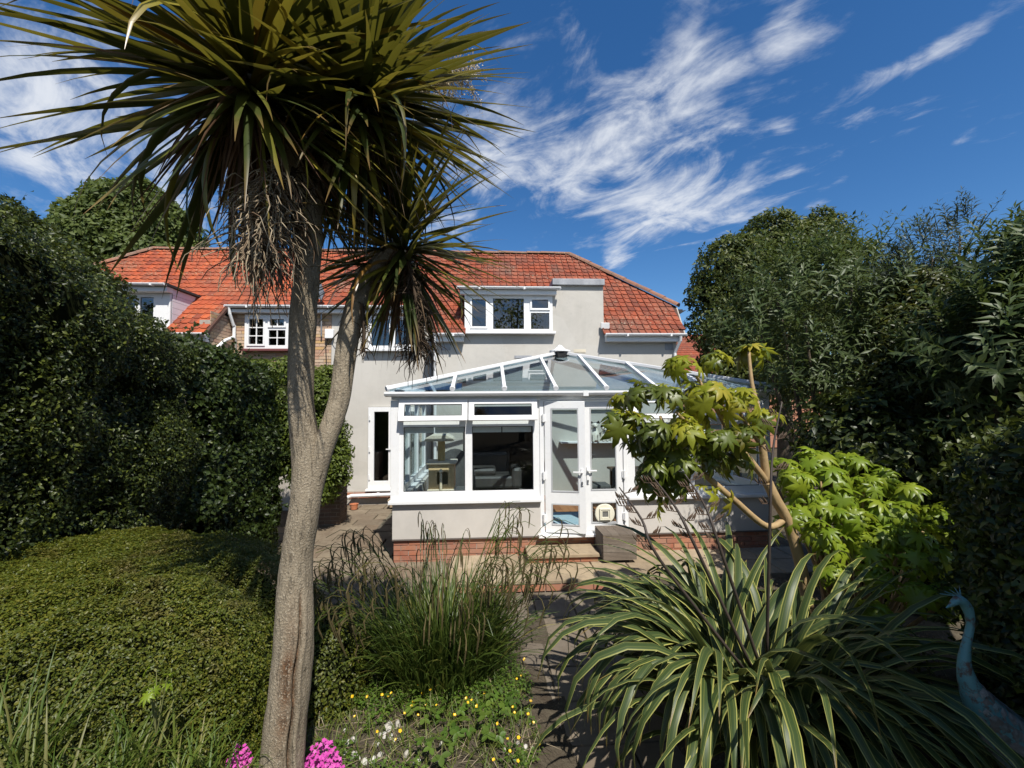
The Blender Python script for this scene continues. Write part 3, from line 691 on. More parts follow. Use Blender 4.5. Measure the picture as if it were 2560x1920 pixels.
def lights(x0, x1, panes, vents):
    f = MB().grid(x0, x1, .97, 2.47, [(a, b, 1.085, 2.06) for a, b in panes]+[(a, b, 2.16, 2.44) for a, b in panes], CF, CF+.07).obj('window', UPVC, cons, bevel=.005)
    for a, b in panes:
        MB().grid(a-.004, b+.004, 1.081, 2.064, [(a+.009, b-.009, 1.094, 2.051)], CF+.022, CF+.029).obj('gasket', GASKET, f)
        MB().box(a-.005, b+.005, CF+.03, CF+.038, 1.08, 2.065).obj('pane', GLASS, f)
        MB().box(a+.005, a+(b-a)*.48, CF+.075, CF+.10, 1.965, 2.045).box(a+(b-a)*.50, b-.02, CF+.075, CF+.10, 1.965, 2.045).obj('blind', plain('white_blind', (.75, .75, .74), None, 3, .6) if 'white_blind' not in bpy.data.materials else bpy.data.materials['white_blind'], f)
    for a, b in vents:   # top-hung fanlights standing ajar
        M = Matrix.Translation((0, CF-.006, 2.47)) @ Matrix.Rotation(R(-17), 4, 'X') @ Matrix.Translation((0, -CF, -2.47))
        v = MB().grid(a, b, 2.135, 2.465, [(a+.085, b-.085, 2.21, 2.39)], CF-.045, CF, M).obj('fanlight', UPVC, cons, bevel=.005)
        MB().box(a+.08, b-.08, CF-.026, CF-.018, 2.205, 2.395, M).obj('pane', GLASS, v); MB().grid(a+.081, b-.081, 2.206, 2.394, [(a+.093, b-.093, 2.218, 2.382)], CF-.034, CF-.0275, M).obj('gasket', GASKET, v)
lights(CX0, .80, [(-1.27, -.345), (-.235, .70)], [(-1.33, -.30), (-.285, .76)])
lights(2.17, CX1, [(2.29, 3.14), (3.24, 4.29)], [(2.235, 3.185), (3.20, 4.34)])
# side walls, glazed
for sx in (CX0, CX1-.07):
    ys = [6.75, 7.68, 8.62, 9.6]
    f = MB(); pan = []
    holes = [(a+.05, b-.05, c, d) for a, b in zip(ys[:-1], ys[1:]) for c, d in ((1.085, 2.06), (2.16, 2.42))]
    M = Matrix.Translation((sx, 0, 0)) @ Matrix.Rotation(R(90), 4, 'Z') @ Matrix.Scale(-1, 4, (0, 1, 0))
    f = MB().grid(6.70, 9.68, .97, 2.47, holes, 0, .07, M).obj('side_window', UPVC, cons)
    for h in holes: MB().box(h[0]-.005, h[1]+.005, .03, .038, h[2]-.005, h[3]+.005, M).obj('pane', GLASS, f)
    MB().box(sx-.03, sx+.10, CY, CY+.10, .97, 2.47).obj('corner_post', UPVC, cons, bevel=.006)
# eaves beam, gutter, door frame
MB().box(CX0-.02, CX1+.02, CY-.01, CY+.12, 2.475, 2.56).box(CX0-.02, CX0+.1, CY+.12, 9.69, 2.475, 2.56).box(CX1-.1, CX1+.02, CY+.12, 9.69, 2.475, 2.56).obj('eaves_beam', UPVC, cons, bevel=.005)
k = 8; yy, zz = CY-.075, 2.595
pr = [(yy-.055, zz), (yy-.057, zz-.03), (yy-.04, zz-.06), (yy+.03, zz-.075), (yy+.06, zz-.075), (yy+.06, zz-.005), (yy+.05, zz-.005), (yy+.05, zz-.06), (yy-.035, zz-.05), (yy-.047, zz-.025), (yy-.045, zz)]
gm = MB().extx(pr, CX0-.10, CX1+.10); gm.box(1.46, 1.54, yy-.062, yy+.06, zz-.08, zz+.004)
gm.obj('gutter', UPVC, cons)
MB().grid(.80, 2.17, .385, 2.47, [(.865, 2.105, .44, 2.44)], CF-.015, CF+.08).obj('door_frame', UPVC, cons, bevel=.005)
MB().box(.76, 2.21, CF-.12, CF-.016, .385, .425).obj('threshold', UPVC, cons, bevel=.005)
def door_leaf(w, M, name, right):
    z0, z1 = .445, 2.435
    d = MB().grid(0, w, z0, z1, [(.10, w-.10, 1.06, 2.33), (.10, w-.10, .56, .88)], 0, .06, M).obj('french_door', UPVC, cons, bevel=.006, label=name)
    for a, b in ((1.06, 2.33), (.56, .88)):
        MB().box(.095, w-.095, .026, .034, a-.005, b+.005, M).obj('pane', GLASS, d)
        bd = MB().grid(.098, w-.098, a-.002, b+.002, [(.115, w-.115, a+.015, b-.015)], -.006, .024, M).obj('glazing_bead', plain('grey_gasket', (.45, .46, .47), None, 3, .5) if 'grey_gasket' not in bpy.data.materials else bpy.data.materials['grey_gasket'], d)
    MB().box(.12, w-.12, .064, .085, 2.24, 2.30, M).obj('blind', bpy.data.materials['white_blind'], d)
    hx = .05 if right else w-.05; s = 1 if right else -1
    MB().box(hx-.018, hx+.018, -.014, -.001, 1.16, 1.42, M).box(min(hx, hx+s*.135), max(hx, hx+s*.135), -.055, -.035, 1.355, 1.378, M).box(hx-.012, hx+.012, -.05, -.01, 1.355, 1.378, M).obj('handle', UPVC, d, bevel=.004)
    MB().tube([M @ Vector((hx, -.022, 1.19)), M @ Vector((hx, -.022, 1.225))], .012, 8).obj('lock', METAL, d)
    hx = w+.012 if right else -.012
    for z in (.66, 1.30, 2.18):
        MB().box(hx-.03, hx+.03, -.02, .0, z-.05, z+.05, M).tube([M @ Vector((hx, -.026, z-.06)), M @ Vector((hx, -.026, z+.06))], .02, 8).obj('hinge', UPVC, d)
    return d
ML = Matrix.Translation((.875, CF-.02, 0)) @ Matrix.Rotation(R(-14), 4, 'Z')
door_leaf(.615, ML, 'left leaf standing ajar', False)
MR = Matrix.Translation((1.49, CF-.008, 0))
dr = door_leaf(.605, MR, 'closed right leaf with a round cat flap', True)
CREAM = plain('cream_flap', (.72, .69, .56), None, 3, .5)
cf = MB(); n = 32; c = Vector((1.80, CF+.01, .70))
cf.add([(c.x+math.cos(2*math.pi*i/n)*.155*a, c.y-b, c.z+math.sin(2*math.pi*i/n)*.155*a) for b, a in ((0, 1), (.02, .97), (.024, .9)) for i in range(n)],
       [(i, (i+1) % n, n+(i+1) % n, n+i) for i in range(n)]+[(n+i, n+(i+1) % n, 2*n+(i+1) % n, 2*n+i) for i in range(n)])
cf.add([(c.x+math.cos(2*math.pi*i/n)*.14, c.y-.024, c.z+math.sin(2*math.pi*i/n)*.14) for i in range(n)], [tuple(range(n))[::-1]])
fo = cf.obj('cat_flap', CREAM, dr)
MB().grid(c.x-.085, c.x+.085, c.z-.09, c.z+.085, [(c.x-.065, c.x+.065, c.z-.068, c.z+.065)], c.y-.05, c.y-.0245).grid(c.x-.062, c.x+.062, c.z-.065, c.z+.062, [(c.x-.045, c.x+.045, c.z-.045, c.z+.042)], c.y-.042, c.y-.0245).obj('flap_frame', CREAM, dr, bevel=.003)
MB().box(c.x-.045, c.x+.045, c.y-.030, c.y-.025, c.z-.045, c.z+.042).obj('flap_door', plain('smoked_plastic', (.16, .16, .15), None, 3, .3), dr)
# glass roof
EZ, AZ = 2.60, 3.40; EX0, EX1, EY = CX0-.06, CX1+.06, CY-.06; AX, AY = 1.50, 8.75
A1, A2 = Vector((AX, AY, AZ)), Vector((AX, 9.69, AZ))
sl_ = (AZ-EZ)/(AY-EY)
def hipY(x):
    return EY+(AY-EY)*((x-EX0)/(AX-EX0) if x <= AX else (EX1-x)/(EX1-AX))
xr = [EX0+.02]+[AX-.455+.785*i for i in range(-2, 4)]+[EX1-.02]
xr = [x for x in xr]
cut = sorted(set([EX0, AX, EX1]+xr[1:-1]))
for a, b in zip(xr[:-1], xr[1:]):
    pts = [Vector((a, EY, 0)), Vector((b, EY, 0)), Vector((b, hipY(b), 0))]
    if a < AX < b: pts.append(Vector((AX, AY, 0)))
    pts.append(Vector((a, hipY(a), 0)))
    for p_ in pts: p_.z = EZ+(p_.y-EY)*sl_
    MB().prism(pts, (0, .004, .024)).obj('roof_pane', ROOFGLASS, cons)
def bar_at(a, b, w=.055, h=.05, cap=True):
    m = MB().bar(Vector(a)+Vector((0, 0, .026)), Vector(b)+Vector((0, 0, .026)), w, h)
    d = (Vector(a)-Vector(b)).normalized(); s = Vector(a)+Vector((0, 0, .05))
    m.tube([s-d*.02, s+d*.03], .042, 12)
    m.obj('glazing_bar', UPVC, cons, bevel=.008)
for x in xr[1:-1]: bar_at((x, EY-.02, EZ-.007), (x, hipY(x)-.01, EZ+(hipY(x)-EY)*sl_))
for ex in (EX0, EX1):
    bar_at((ex, EY, EZ), A1, .085, .06)
    s = 1 if ex == EX0 else -1; q = (AZ-EZ)/abs(AX-ex)
    ys = [EY, 7.3, 8.05, AY, 9.69]
    for a, b in zip(ys[:-1], ys[1:]):
        def px_(y): return ex+(AX-ex)*min(1, (y-EY)/(AY-EY))
        pts = [Vector((ex, a, EZ)), Vector((ex, b, EZ)), Vector((px_(b), b, 0)), Vector((px_(a), a, 0))]
        if a == EY: pts = pts[:3]
        for p_ in pts: p_.z = EZ+abs(p_.x-ex)*q
        if s > 0: pts = pts[::-1]
        MB().prism(pts, (0, 0, .024)).obj('roof_pane', ROOFGLASS, cons)
        if b < 9.6: bar_at((ex, b, EZ), (px_(b), b, EZ+abs(px_(b)-ex)*q), .05, .05)
MB().box(AX-.07, AX+.07, AY-.02, 9.69, AZ+.02, AZ+.075).obj('ridge', UPVC, cons, bevel=.01)
fin = MB().lathe([(.22, -.02), (.22, .01), (.12, .04), (.06, .09), (.05, .11), (.0, .135)], (AX, AY, AZ+.08), 20)
fin.obj('finial', UPVC, cons)
MB().lathe([(.14, -.12), (.17, -.02)], (AX, AY-.05, AZ+.07), 6).obj('hub', FELT, cons)
MB().bar((CX0-.05, 9.66, EZ+.02), (AX, 9.66, AZ+.05), .05, .06).bar((AX, 9.66, AZ+.05), (CX1+.05, 9.66, EZ+.02), .05, .06).obj('wall_flashing', UPVC, cons)

# things inside it
ct = thing('cat_tree', 'beige cat tree with rope post inside the left conservatory window', 'cat tree', (-.80, 7.35, .35))
BEIGE = plain('beige_plush', (.58, .53, .44), None, 30, .95, .3, 200); ROPE = plain('sisal', (.62, .45, .20), (.5, .36, .16), 30, .9, .5, 120, stretch=(1, 1, 4))
def disc_bed(x, y, z, w, d):
    n = 16; m = MB(); 
    for i in range(n+1):
        a = math.pi*i/n
    pr = [(x-w/2, z-.05), (x-w/2+.03, z+.0), (x-w/4, z+.05), (x+w/4, z+.05), (x+w/2-.03, z), (x+w/2, z-.05), (x+w/2-.05, z-.06), (x-w/2+.05, z-.06)]
    return m.prism([(a, y, b) for a, b in pr], (0, d, 0))
disc_bed(-.80, 7.2, 1.85, .50, .35).obj('top_platform', BEIGE, ct, bevel=.015)
MB().tube([(-.78, 7.38, 1.46), (-.78, 7.38, 1.80)], .062, 14).obj('post', ROPE, ct)
MB().box(-1.02, -.52, 7.2, 7.6, 1.41, 1.455).obj('middle_platform', BEIGE, ct, bevel=.015)
MB().grid(-.98, -.56, 1.0, 1.41, [(-.84, -.66, 1.08, 1.28)], 7.25, 7.27).box(-.98, -.96, 7.27, 7.58, 1.0, 1.41).box(-.58, -.56, 7.27, 7.58, 1.0, 1.41).box(-.96, -.58, 7.56, 7.58, 1.0, 1.41).obj('cat_box', plain('tan_plush', (.62, .47, .27), None, 20, .95, .3, 150), ct)
MB().box(-1.0, -.54, 7.2, 7.6, .955, 1.0).obj('lower_platform', BEIGE, ct, bevel=.012)
for x in (-.93, -.61):
    for y in (7.26, 7.54): MB().tube([(x, y, .40), (x, y, .955)], .045, 12).obj('leg', ROPE, ct)
MB().box(-1.02, -.52, 7.18, 7.62, .353, .40).obj('base', BEIGE, ct, bevel=.012)
MB().tube([(-.77, 7.19, 1.27), (-.77, 7.19, .45)], .022, 8).lathe([(.01, -.04), (.04, 0), (.01, .04)], (-.77, 7.19, 1.30), 10).obj('rope', plain('pale_rope', (.70, .64, .50), (.5, .44, .32), 40, .9), ct)
GREYF = plain('charcoal_fabric', (.07, .068, .068), (.10, .098, .095), 12, .95, .2, 120)
pc = thing('tub_chair', 'dark round-backed chair behind the cat tree', 'chair', (-.65, 8.3, .35))
n = 14; m = MB(); 
for i in range(n):
    a0, a1 = math.pi*i/n, math.pi*(i+1)/n
    m.prism([(-.65+math.cos(a0)*.42, 8.25+math.sin(a0)*.4, .55), (-.65+math.cos(a1)*.42, 8.25+math.sin(a1)*.4, .55), (-.65+math.cos(a1)*.42, 8.25+math.sin(a1)*.4, .9+.62*math.sin(a1)), (-.65+math.cos(a0)*.42, 8.25+math.sin(a0)*.4, .9+.62*math.sin(a0))], (0, .07, 0))
m.obj('backrest', GREYF, pc)
MB().box(-1.02, -.28, 7.95, 8.6, .62, .80).obj('seat', GREYF, pc, bevel=.04)
for x in (-.95, -.35):
    for y in (8.0, 8.5): MB().tube([(x, y, .353), (x, y, .62)], .02, 8).obj('leg', BLACK, pc)
so = thing('sofa', 'grey leather sofa in the dim room behind the conservatory', 'sofa', (-.1, 10.6, .34))
LEATH = plain('grey_leather', (.055, .052, .05), (.04, .038, .036), 6, .45, .2, 30)
MB().box(-.78, .75, 10.15, 11.0, .42, .72).obj('seat', LEATH, so, bevel=.06)
MB().box(-.85, -.6, 10.1, 11.05, .42, .95).obj('armrest', LEATH, so, bevel=.08); MB().box(.55, .8, 10.1, 11.05, .42, .92).obj('armrest', LEATH, so, bevel=.08)
MB().box(-.62, .57, 10.85, 11.1, .6, 1.22).obj('backrest', LEATH, so, bevel=.1)
MB().box(-.55, .2, 10.2, 10.8, .72, .9).obj('cushion', LEATH, so, bevel=.07)
for x in (-.75, .7):
    for y in (10.2, 10.95): MB().box(x-.03, x+.03, y-.03, y+.03, .342, .42).obj('foot', BLACK, so)
tb = thing('dining_table', 'dark dining table behind the right conservatory window', 'table', (3.0, 8.3, .35))
DW = plain('dark_table_wood', (.10, .06, .04), None, 6, .4)
MB().box(2.45, 3.7, 7.9, 8.8, 1.06, 1.10).obj('table_top', DW, tb, bevel=.006)
for x in (2.53, 3.62):
    for y in (7.98, 8.72): MB().box(x-.035, x+.035, y-.035, y+.035, .353, 1.06).obj('leg', DW, tb)
def dchair(x, y, a, label):
    c = thing('dining_chair', label, 'chair', (x, y, .35), 'dining chairs in the conservatory')
    M = Matrix.Translation((x, y, .35)) @ Matrix.Rotation(a, 4, 'Z')
    MB().box(-.21, .21, -.22, .2, .40, .47, M).obj('seat', GREYF, c, bevel=.02)
    MB().prism([M @ Vector(p) for p in ((-.20, -.26, .46), (.20, -.26, .46), (.20, -.32, .96), (-.20, -.32, .96))], M.to_3x3() @ Vector((0, .06, 0))).obj('backrest', GREYF, c, bevel=.02)
    for i in (-.18, .18):
        for j in (-.19, .17): MB().box(i-.02, i+.02, j-.02, j+.02, .003, .40, M).obj('leg', DW, c)
dchair(2.32, 7.55, 0, 'grey high-backed chair right behind the closed door leaf')
dchair(2.18, 8.45, R(-90), 'grey dining chair farther in beyond the closed door leaf')
dchair(3.0, 7.55, 0, 'grey dining chair behind the window right of the doors')
sh = MB().box(1.62, 3.2, 9.46, 9.695, 1.52, 1.555)
sh.obj('wall_shelf', PLASTER, label='white wall shelf holding three spaniel ornaments inside the conservatory', cat='shelf')
PORC = plain('porcelain', (.72, .70, .64), (.55, .5, .42), 14, .25); DKB = plain('dark_glaze', (.05, .04, .035), None, 10, .3)
for i, (x, h) in enumerate(((2.40, .46), (2.62, .36), (2.80, .28))):
    d = thing('dog_ornament', ('tallest white dog ornament on the wall shelf', 'middle-sized white dog ornament on the wall shelf', 'smallest white dog ornament on the wall shelf')[i], 'ornament', (x, 9.57, 1.556), 'dog ornaments on the shelf')
    z = 1.556
    MB().lathe([(.11*h/.4, 0), (.12*h/.4, .1*h), (.085*h/.4, .4*h), (.06*h/.4, .6*h), (.05*h/.4, .66*h)], (x, 9.57, z), 14).obj('body', PORC, d, smooth=True)
    MB().lathe([(.01, -.12*h), (.075*h/.4, -.05*h), (.085*h/.4, .02*h), (.06*h/.4, .1*h), (.01, .14*h)], (x, 9.56, z+.78*h), 12).box(x-.03*h/.4, x+.03*h/.4, 9.56-.12*h/.4, 9.55, z+.70*h, z+.77*h).obj('head', PORC, d, smooth=True)
    for s in (-1, 1):
        MB().prism([(x+s*.03*h/.4, 9.53, z+.9*h), (x+s*.085*h/.4, 9.53, z+1.0*h), (x+s*.10*h/.4, 9.53, z+.84*h)], (0, .03, 0)).obj('ear', DKB, d)
        MB().box(x+s*.05*h/.4-.018, x+s*.05*h/.4+.018, 9.57-.13*h/.4, 9.57-.06*h/.4, z, z+.34*h).obj('leg', PORC, d)
MB().box(.95, 1.75, 6.9, 8.1, .3535, .366).obj('blue_rug', plain('pale_blue_rug', (.22, .34, .44), (.3, .4, .46), 9, .95), label='pale blue rug on the orange boards inside the french doors', cat='rug')

# wooden box by the door
wb = thing('wooden_box', 'weathered grooved decking box standing on the step by the doors', 'box', (1.85, 6.32, .145))
DECK = pieces('weathered_decking', [(.20, .16, .125), (.24, .20, .16), (.17, .135, .105)], .85, (.10, .08, .06), .5, 14., .6, 60)
bx0, bx1, by0, by1, bz0, bz1 = 1.62, 2.10, 6.07, 6.54, .185, .545
def deck_board(o, along, across, up, ln, w, th=.022):
    """a grooved decking board: profile swept along its length"""
    a, c, u = Vector(along), Vector(across), Vector(up); pr = []; k = 6
    for i in range(k):
        s = w/k; x = i*s+.0015
        pr += [(x+.0005, th-.006), (x+.003, th), (x+s-.006, th), (x+s-.0035, th-.006)]
    pr = [(.0, 0)]+pr+[(w-.001, 0)]
    return MB().prism([Vector(o)+c*x+u*z for x, z in pr], a*ln)
for i in range(4):
    w = .118; deck_board((bx0+.002+i*(w+.002), by0, bz1-.022), (0, 1, 0), (1, 0, 0), (0, 0, 1), by1-by0, w).obj('plank', DECK, wb)
hz = (bz1-.024-bz0)/3
for i in range(3):
    z = bz0+i*hz
    deck_board((bx0+.001, by0+.022, z), (1, 0, 0), (0, 0, 1), (0, -1, 0), bx1-bx0-.002, hz-.003).obj('plank', DECK, wb)
    deck_board((bx0+.022, by1, z), (0, -1, 0), (0, 0, 1), (-1, 0, 0), by1-by0-.024, hz-.003).obj('plank', DECK, wb)
    deck_board((bx1-.022, by0+.024, z), (0, 1, 0), (0, 0, 1), (1, 0, 0), by1-by0-.024, hz-.003).obj('plank', DECK, wb)
for x in (bx0+.05, bx1-.10): MB().box(x, x+.05, by0+.03, by1-.02, .143, .184).obj('bearer', DECK, wb)

# pipe, brick and rubble along the back wall
wp = MB().tube([(-3.85, 9.75, .17), (-3.25, 10.28, .27), (-3.18, 10.36, .285), (-1.5, 10.36, .31)], .04, 10)
for x in (-2.6, -1.9): wp.tube([(x, 10.36, .30), (x+.06, 10.36, .30)], .048, 10)
wp.obj('waste_pipe', UPVC, label='white plastic waste pipe running low along the rendered wall', cat='pipe')
TERRA = plain('terracotta', (.42, .13, .05), (.5, .22, .12), 9, .85, .3, 40)
m = MB().lathe([(.07, 0), (.09, .10), (.10, .12), (.09, .12), (.075, .02)], (-3.0, 9.95, .07), 14)
m.obj('broken_pot', TERRA, label='orange terracotta pot in the yard under the white pipe', cat='flowerpot')
tr = MB().grid(-2.2, -1.6, .10, .24, [(-2.1, -1.68, .12, .2)], 9.9, 10.3)
tr.box(-2.24, -1.55, 9.86, 10.32, .241, .275)
tr.obj('stone_step', STEPM, label='stone step under the garden door beside the conservatory', cat='step')
# far red roof on the right
fh = thing('far_house', 'red tiled house partly hidden behind the glossy shrub on the right', 'house', (11, 22, 0))
MB().box(8.6, 18, 22, 28, 0, 4.0).obj('wall', BRICK_RED, fh)
fr_ = MB().prism([(8.3, 21.7, 3.9), (18.3, 21.7, 3.9), (18.3, 25, 6.5), (8.3, 25, 6.5)], (0, .05, -.1)).prism([(8.3, 25, 6.5), (18.3, 25, 6.5), (18.3, 28.3, 3.9), (8.3, 28.3, 3.9)], (0, -.05, -.1)).obj('roof', TILE_UNDER, fh)
V = []; F = []; Rn = []; o = 0; sl2 = math.atan2(2.6, 3.3)
for j in range(18):
    for i in range(46):
        x = 8.3+i*.21; y = 21.66+j*.185; z = 3.9+(y-21.7)*2.6/3.3
        dy, dz_ = .21*math.cos(sl2), .21*math.sin(sl2)
        V += [(x, y, z+.03), (x+.2, y, z+.045), (x+.2, y+dy, z+dz_+.02), (x, y+dy, z+dz_+.005), (x, y, z), (x+.2, y, z)]
        F += [(o, o+1, o+2, o+3), (o+4, o+5, o+1, o)]; Rn += [random.random()]*1; Rn += [Rn[-1]]; o += 6
mesh_obj('roof_tile', np_mesh('roof_tile', V, F, TILE_OUR, Rn, smooth=False), fr_, kind='stuff')
# ------------------------------------------------------------------ plants: materials
PALM = leafmat('palm_leaf', [(.024, .036, .008), (.036, .052, .010), (.06, .076, .014), (.17, .165, .024), (.30, .24, .03), (.22, .10, .018)], .34, .5, .20, (.28, .25, .03), tipcol=(.20, .11, .04), pos=[0, .35, .58, .72, .92, 1])
DEAD = leafmat('dead_palm_leaf', [(.10, .055, .03), (.17, .10, .055), (.07, .04, .025), (.20, .14, .08)], .7, .2, .15, (.3, .16, .06))
STRAW = leafmat('dry_stalks', [(.16, .10, .06), (.33, .26, .17), (.42, .35, .24), (.10, .065, .04)], .8, .2, .1)
DKSTRAW = leafmat('dark_dry_stalks', [(.055, .038, .026), (.10, .07, .045), (.04, .028, .02)], .8, .2, .1)
CREAMFL = leafmat('cream_flowers', [(.52, .45, .32), (.62, .55, .40), (.42, .33, .20)], .7, .2, .2)
HEDGE = leafmat('hedge_leaf', [(.014, .024, .004), (.024, .037, .006), (.044, .060, .009), (.11, .13, .017)], .46, .35, .16, (.16, .2, .03))
IVY = leafmat('ivy_leaf', [(.018, .030, .006), (.030, .048, .009), (.06, .085, .015)], .46, .3, .2, (.16, .22, .03))
LIGHTSH = leafmat('light_shrub_leaf', [(.07, .10, .014), (.10, .135, .02), (.13, .16, .025), (.05, .075, .012)], .5, .3, .3, (.25, .34, .05))
MOUND = leafmat('mound_leaf', [(.048, .066, .008), (.07, .09, .010), (.105, .12, .013), (.15, .14, .018)], .48, .34, .26, (.32, .34, .03), patch=(.115, .085, .03))
TREEB = leafmat('tree_leaf_far', [(.08, .10, .03), (.12, .14, .04)], .6, .2, .5, (.4, .45, .2))
TREE = leafmat('tree_leaf', [(.06, .085, .022), (.08, .11, .026), (.11, .14, .032)], .55, .25, .3, (.2, .26, .05))
ROUND = leafmat('round_tree_leaf', [(.04, .058, .010), (.06, .082, .013), (.095, .115, .018), (.13, .14, .025)], .5, .3, .25, (.16, .2, .04))
BUD = leafmat('buddleia_leaf', [(.042, .068, .018), (.06, .09, .024), (.095, .12, .05), (.05, .08, .016)], .5, .35, .22, (.18, .24, .05))
BUDG = leafmat('grey_leaf', [(.055, .072, .05), (.08, .098, .075), (.045, .06, .04)], .5, .4, .2, (.16, .2, .08))
YSH = leafmat('olive_leaf', [(.05, .066, .013), (.075, .085, .017), (.04, .056, .012)], .45, .4, .3, (.22, .22, .04))
FATS = leafmat('fatsia_leaf', [(.17, .20, .014), (.25, .27, .02), (.33, .32, .03), (.13, .165, .013), (.36, .30, .035)], .45, .3, .38, (.65, .65, .06))
FATS3 = leafmat('older_fatsia_leaf', [(.06, .085, .012), (.09, .12, .014), (.13, .155, .018), (.05, .07, .012), (.30, .20, .02)], .40, .4, .28, (.4, .42, .04), pos=[0, .3, .6, .9, 1])
FATS2 = leafmat('green_fatsia_leaf', [(.13, .20, .013), (.18, .25, .018), (.24, .29, .022), (.10, .155, .012)], .40, .35, .34, (.5, .6, .05))
GRASS = leafmat('grass_blade', [(.06, .10, .014), (.09, .14, .02), (.14, .17, .03), (.20, .18, .06)], .45, .35, .38, (.25, .33, .06))
SEDGE = leafmat('sedge_blade', [(.042, .07, .013), (.065, .10, .018), (.10, .135, .022), (.20, .17, .045)], .4, .45, .28, (.2, .27, .05), pos=[0, .45, .85, 1])
CATKIN = leafmat('sedge_catkin', [(.085, .07, .03), (.11, .085, .038), (.065, .055, .025)], .8, .2, .1)
YSTEM = leafmat('pale_stem', [(.16, .17, .06), (.2, .2, .08)], .6, .3, .1)
HERB = leafmat('herb_leaf', [(.06, .115, .016), (.085, .15, .02), (.12, .175, .025), (.05, .085, .018)], .45, .4, .3, (.25, .4, .05))
def flaxmat():
    m, nt, bs, out = base_mat('variegated_flax')
    uv = nt.nodes.new('ShaderNodeUVMap'); sp = nt.nodes.new('ShaderNodeSeparateXYZ'); nt.links.new(uv.outputs[0], sp.inputs[0])
    a = nt.nodes.new('ShaderNodeMath'); a.operation = 'SUBTRACT'; nt.links.new(sp.outputs[0], a.inputs[0]); a.inputs[1].default_value = .5
    b = nt.nodes.new('ShaderNodeMath'); b.operation = 'ABSOLUTE'; nt.links.new(a.outputs[0], b.inputs[0])
    rp = ramp(nt, [(.034, .056, .014), (.038, .062, .015), (.16, .17, .04), (.038, .062, .015), (.048, .074, .018), (.33, .32, .08), (.38, .36, .10)], [0, .18, .21, .25, .385, .42, .5])
    rp.color_ramp.interpolation = 'LINEAR'; nt.links.new(b.outputs[0], rp.inputs[0])
    rv = rnd_value(nt)
    c = mixc(nt, rngmap(nt, rv, 0, 1, .0, .45), rp.outputs[0], (.055, .08, .035))
    c = mixc(nt, rngmap(nt, sp.outputs[1], .93, 1.0, 0, .8), c, (.22, .10, .03))
    nt.links.new(c, bs.inputs['Base Color']); bs.inputs['Roughness'].default_value = .42; bs.inputs['Specular IOR Level'].default_value = .35
    w = nt.nodes.new('ShaderNodeTexWave'); w.inputs['Scale'].default_value = 5.5; w.inputs['Distortion'].default_value = .3; nt.links.new(uv.outputs[0], w.inputs[0])
    bump(nt, bs, w.outputs['Fac'], .12, .002)
    tr = nt.nodes.new('ShaderNodeBsdfTranslucent'); ms = nt.nodes.new('ShaderNodeMixShader'); ms.inputs[0].default_value = .18
    nt.links.new(mixc(nt, .5, c, (.3, .34, .08)), tr.inputs[0]); nt.links.new(bs.outputs[0], ms.inputs[1]); nt.links.new(tr.outputs[0], ms.inputs[2]); nt.links.new(ms.outputs[0], out.inputs[0])
    return m
FLAX = flaxmat()
TWIG = plain('twig_bark', (.10, .075, .05), (.06, .045, .03), 10, .9, .5, 60)
INNER = plain('dark_core', (.010, .014, .005), (.016, .017, .007), 8, 1.0, spec=.02)  # solid near-black filler standing in for the shade inside foliage
FBARK = plain('fatsia_bark', (.36, .25, .12), (.27, .18, .085), 14, .75, .4, 50, stretch=(1, 1, .4))
def palmbark():
    m, nt, bs, _ = base_mat('palm_bark'); v = coords(nt, 'Object', (1, 1, .62))
    vo = nt.nodes.new('ShaderNodeTexVoronoi'); vo.inputs['Scale'].default_value = 150; vo.inputs['Randomness'].default_value = 1; nt.links.new(v, vo.inputs['Vector'])
    sp = nt.nodes.new('ShaderNodeSeparateColor'); nt.links.new(vo.outputs['Color'], sp.inputs[0])
    n = noise(nt, v, 6, 6, .65); n2 = noise(nt, v, 75, 6, .75, .8)
    c = mixc(nt, rngmap(nt, n, .35, .65), (.30, .25, .18), (.215, .175, .122))
    c = mixc(nt, rngmap(nt, sp.outputs[0], .5, 1, 0, .4), c, (.27, .235, .175))
    c = mixc(nt, rngmap(nt, n2, .5, .72, 0, .6), c, (.09, .068, .05))
    at_ = nt.nodes.new('ShaderNodeAttribute'); at_.attribute_name = 'rot'
    c = mixc(nt, at_.outputs['Fac'], c, mixc(nt, rngmap(nt, n2, .4, .65), (.15, .075, .035), (.05, .03, .018)))
    fl = noise(nt, coords(nt, 'Object', (1, 1, .8)), 115, 4, .6); c = mixc(nt, rngmap(nt, fl, .56, .64, 0, .75), c, (.40, .345, .26)); cr_ = noise(nt, coords(nt, 'Object', (1, 1, .16)), 48, 5, .65); c = mixc(nt, rngmap(nt, cr_, .38, .31, 0, .45), c, (.07, .052, .038))
    nt.links.new(c, bs.inputs['Base Color']); bs.inputs['Roughness'].default_value = .9; bs.inputs['Specular IOR Level'].default_value = .2
    h = nt.nodes.new('ShaderNodeMath'); h.operation = 'SUBTRACT'; nt.links.new(fl, h.inputs[0]); nt.links.new(rngmap(nt, cr_, .45, .3), h.inputs[1])
    bump(nt, bs, h.outputs[0], .8, .012); return m
PBARK = palmbark()

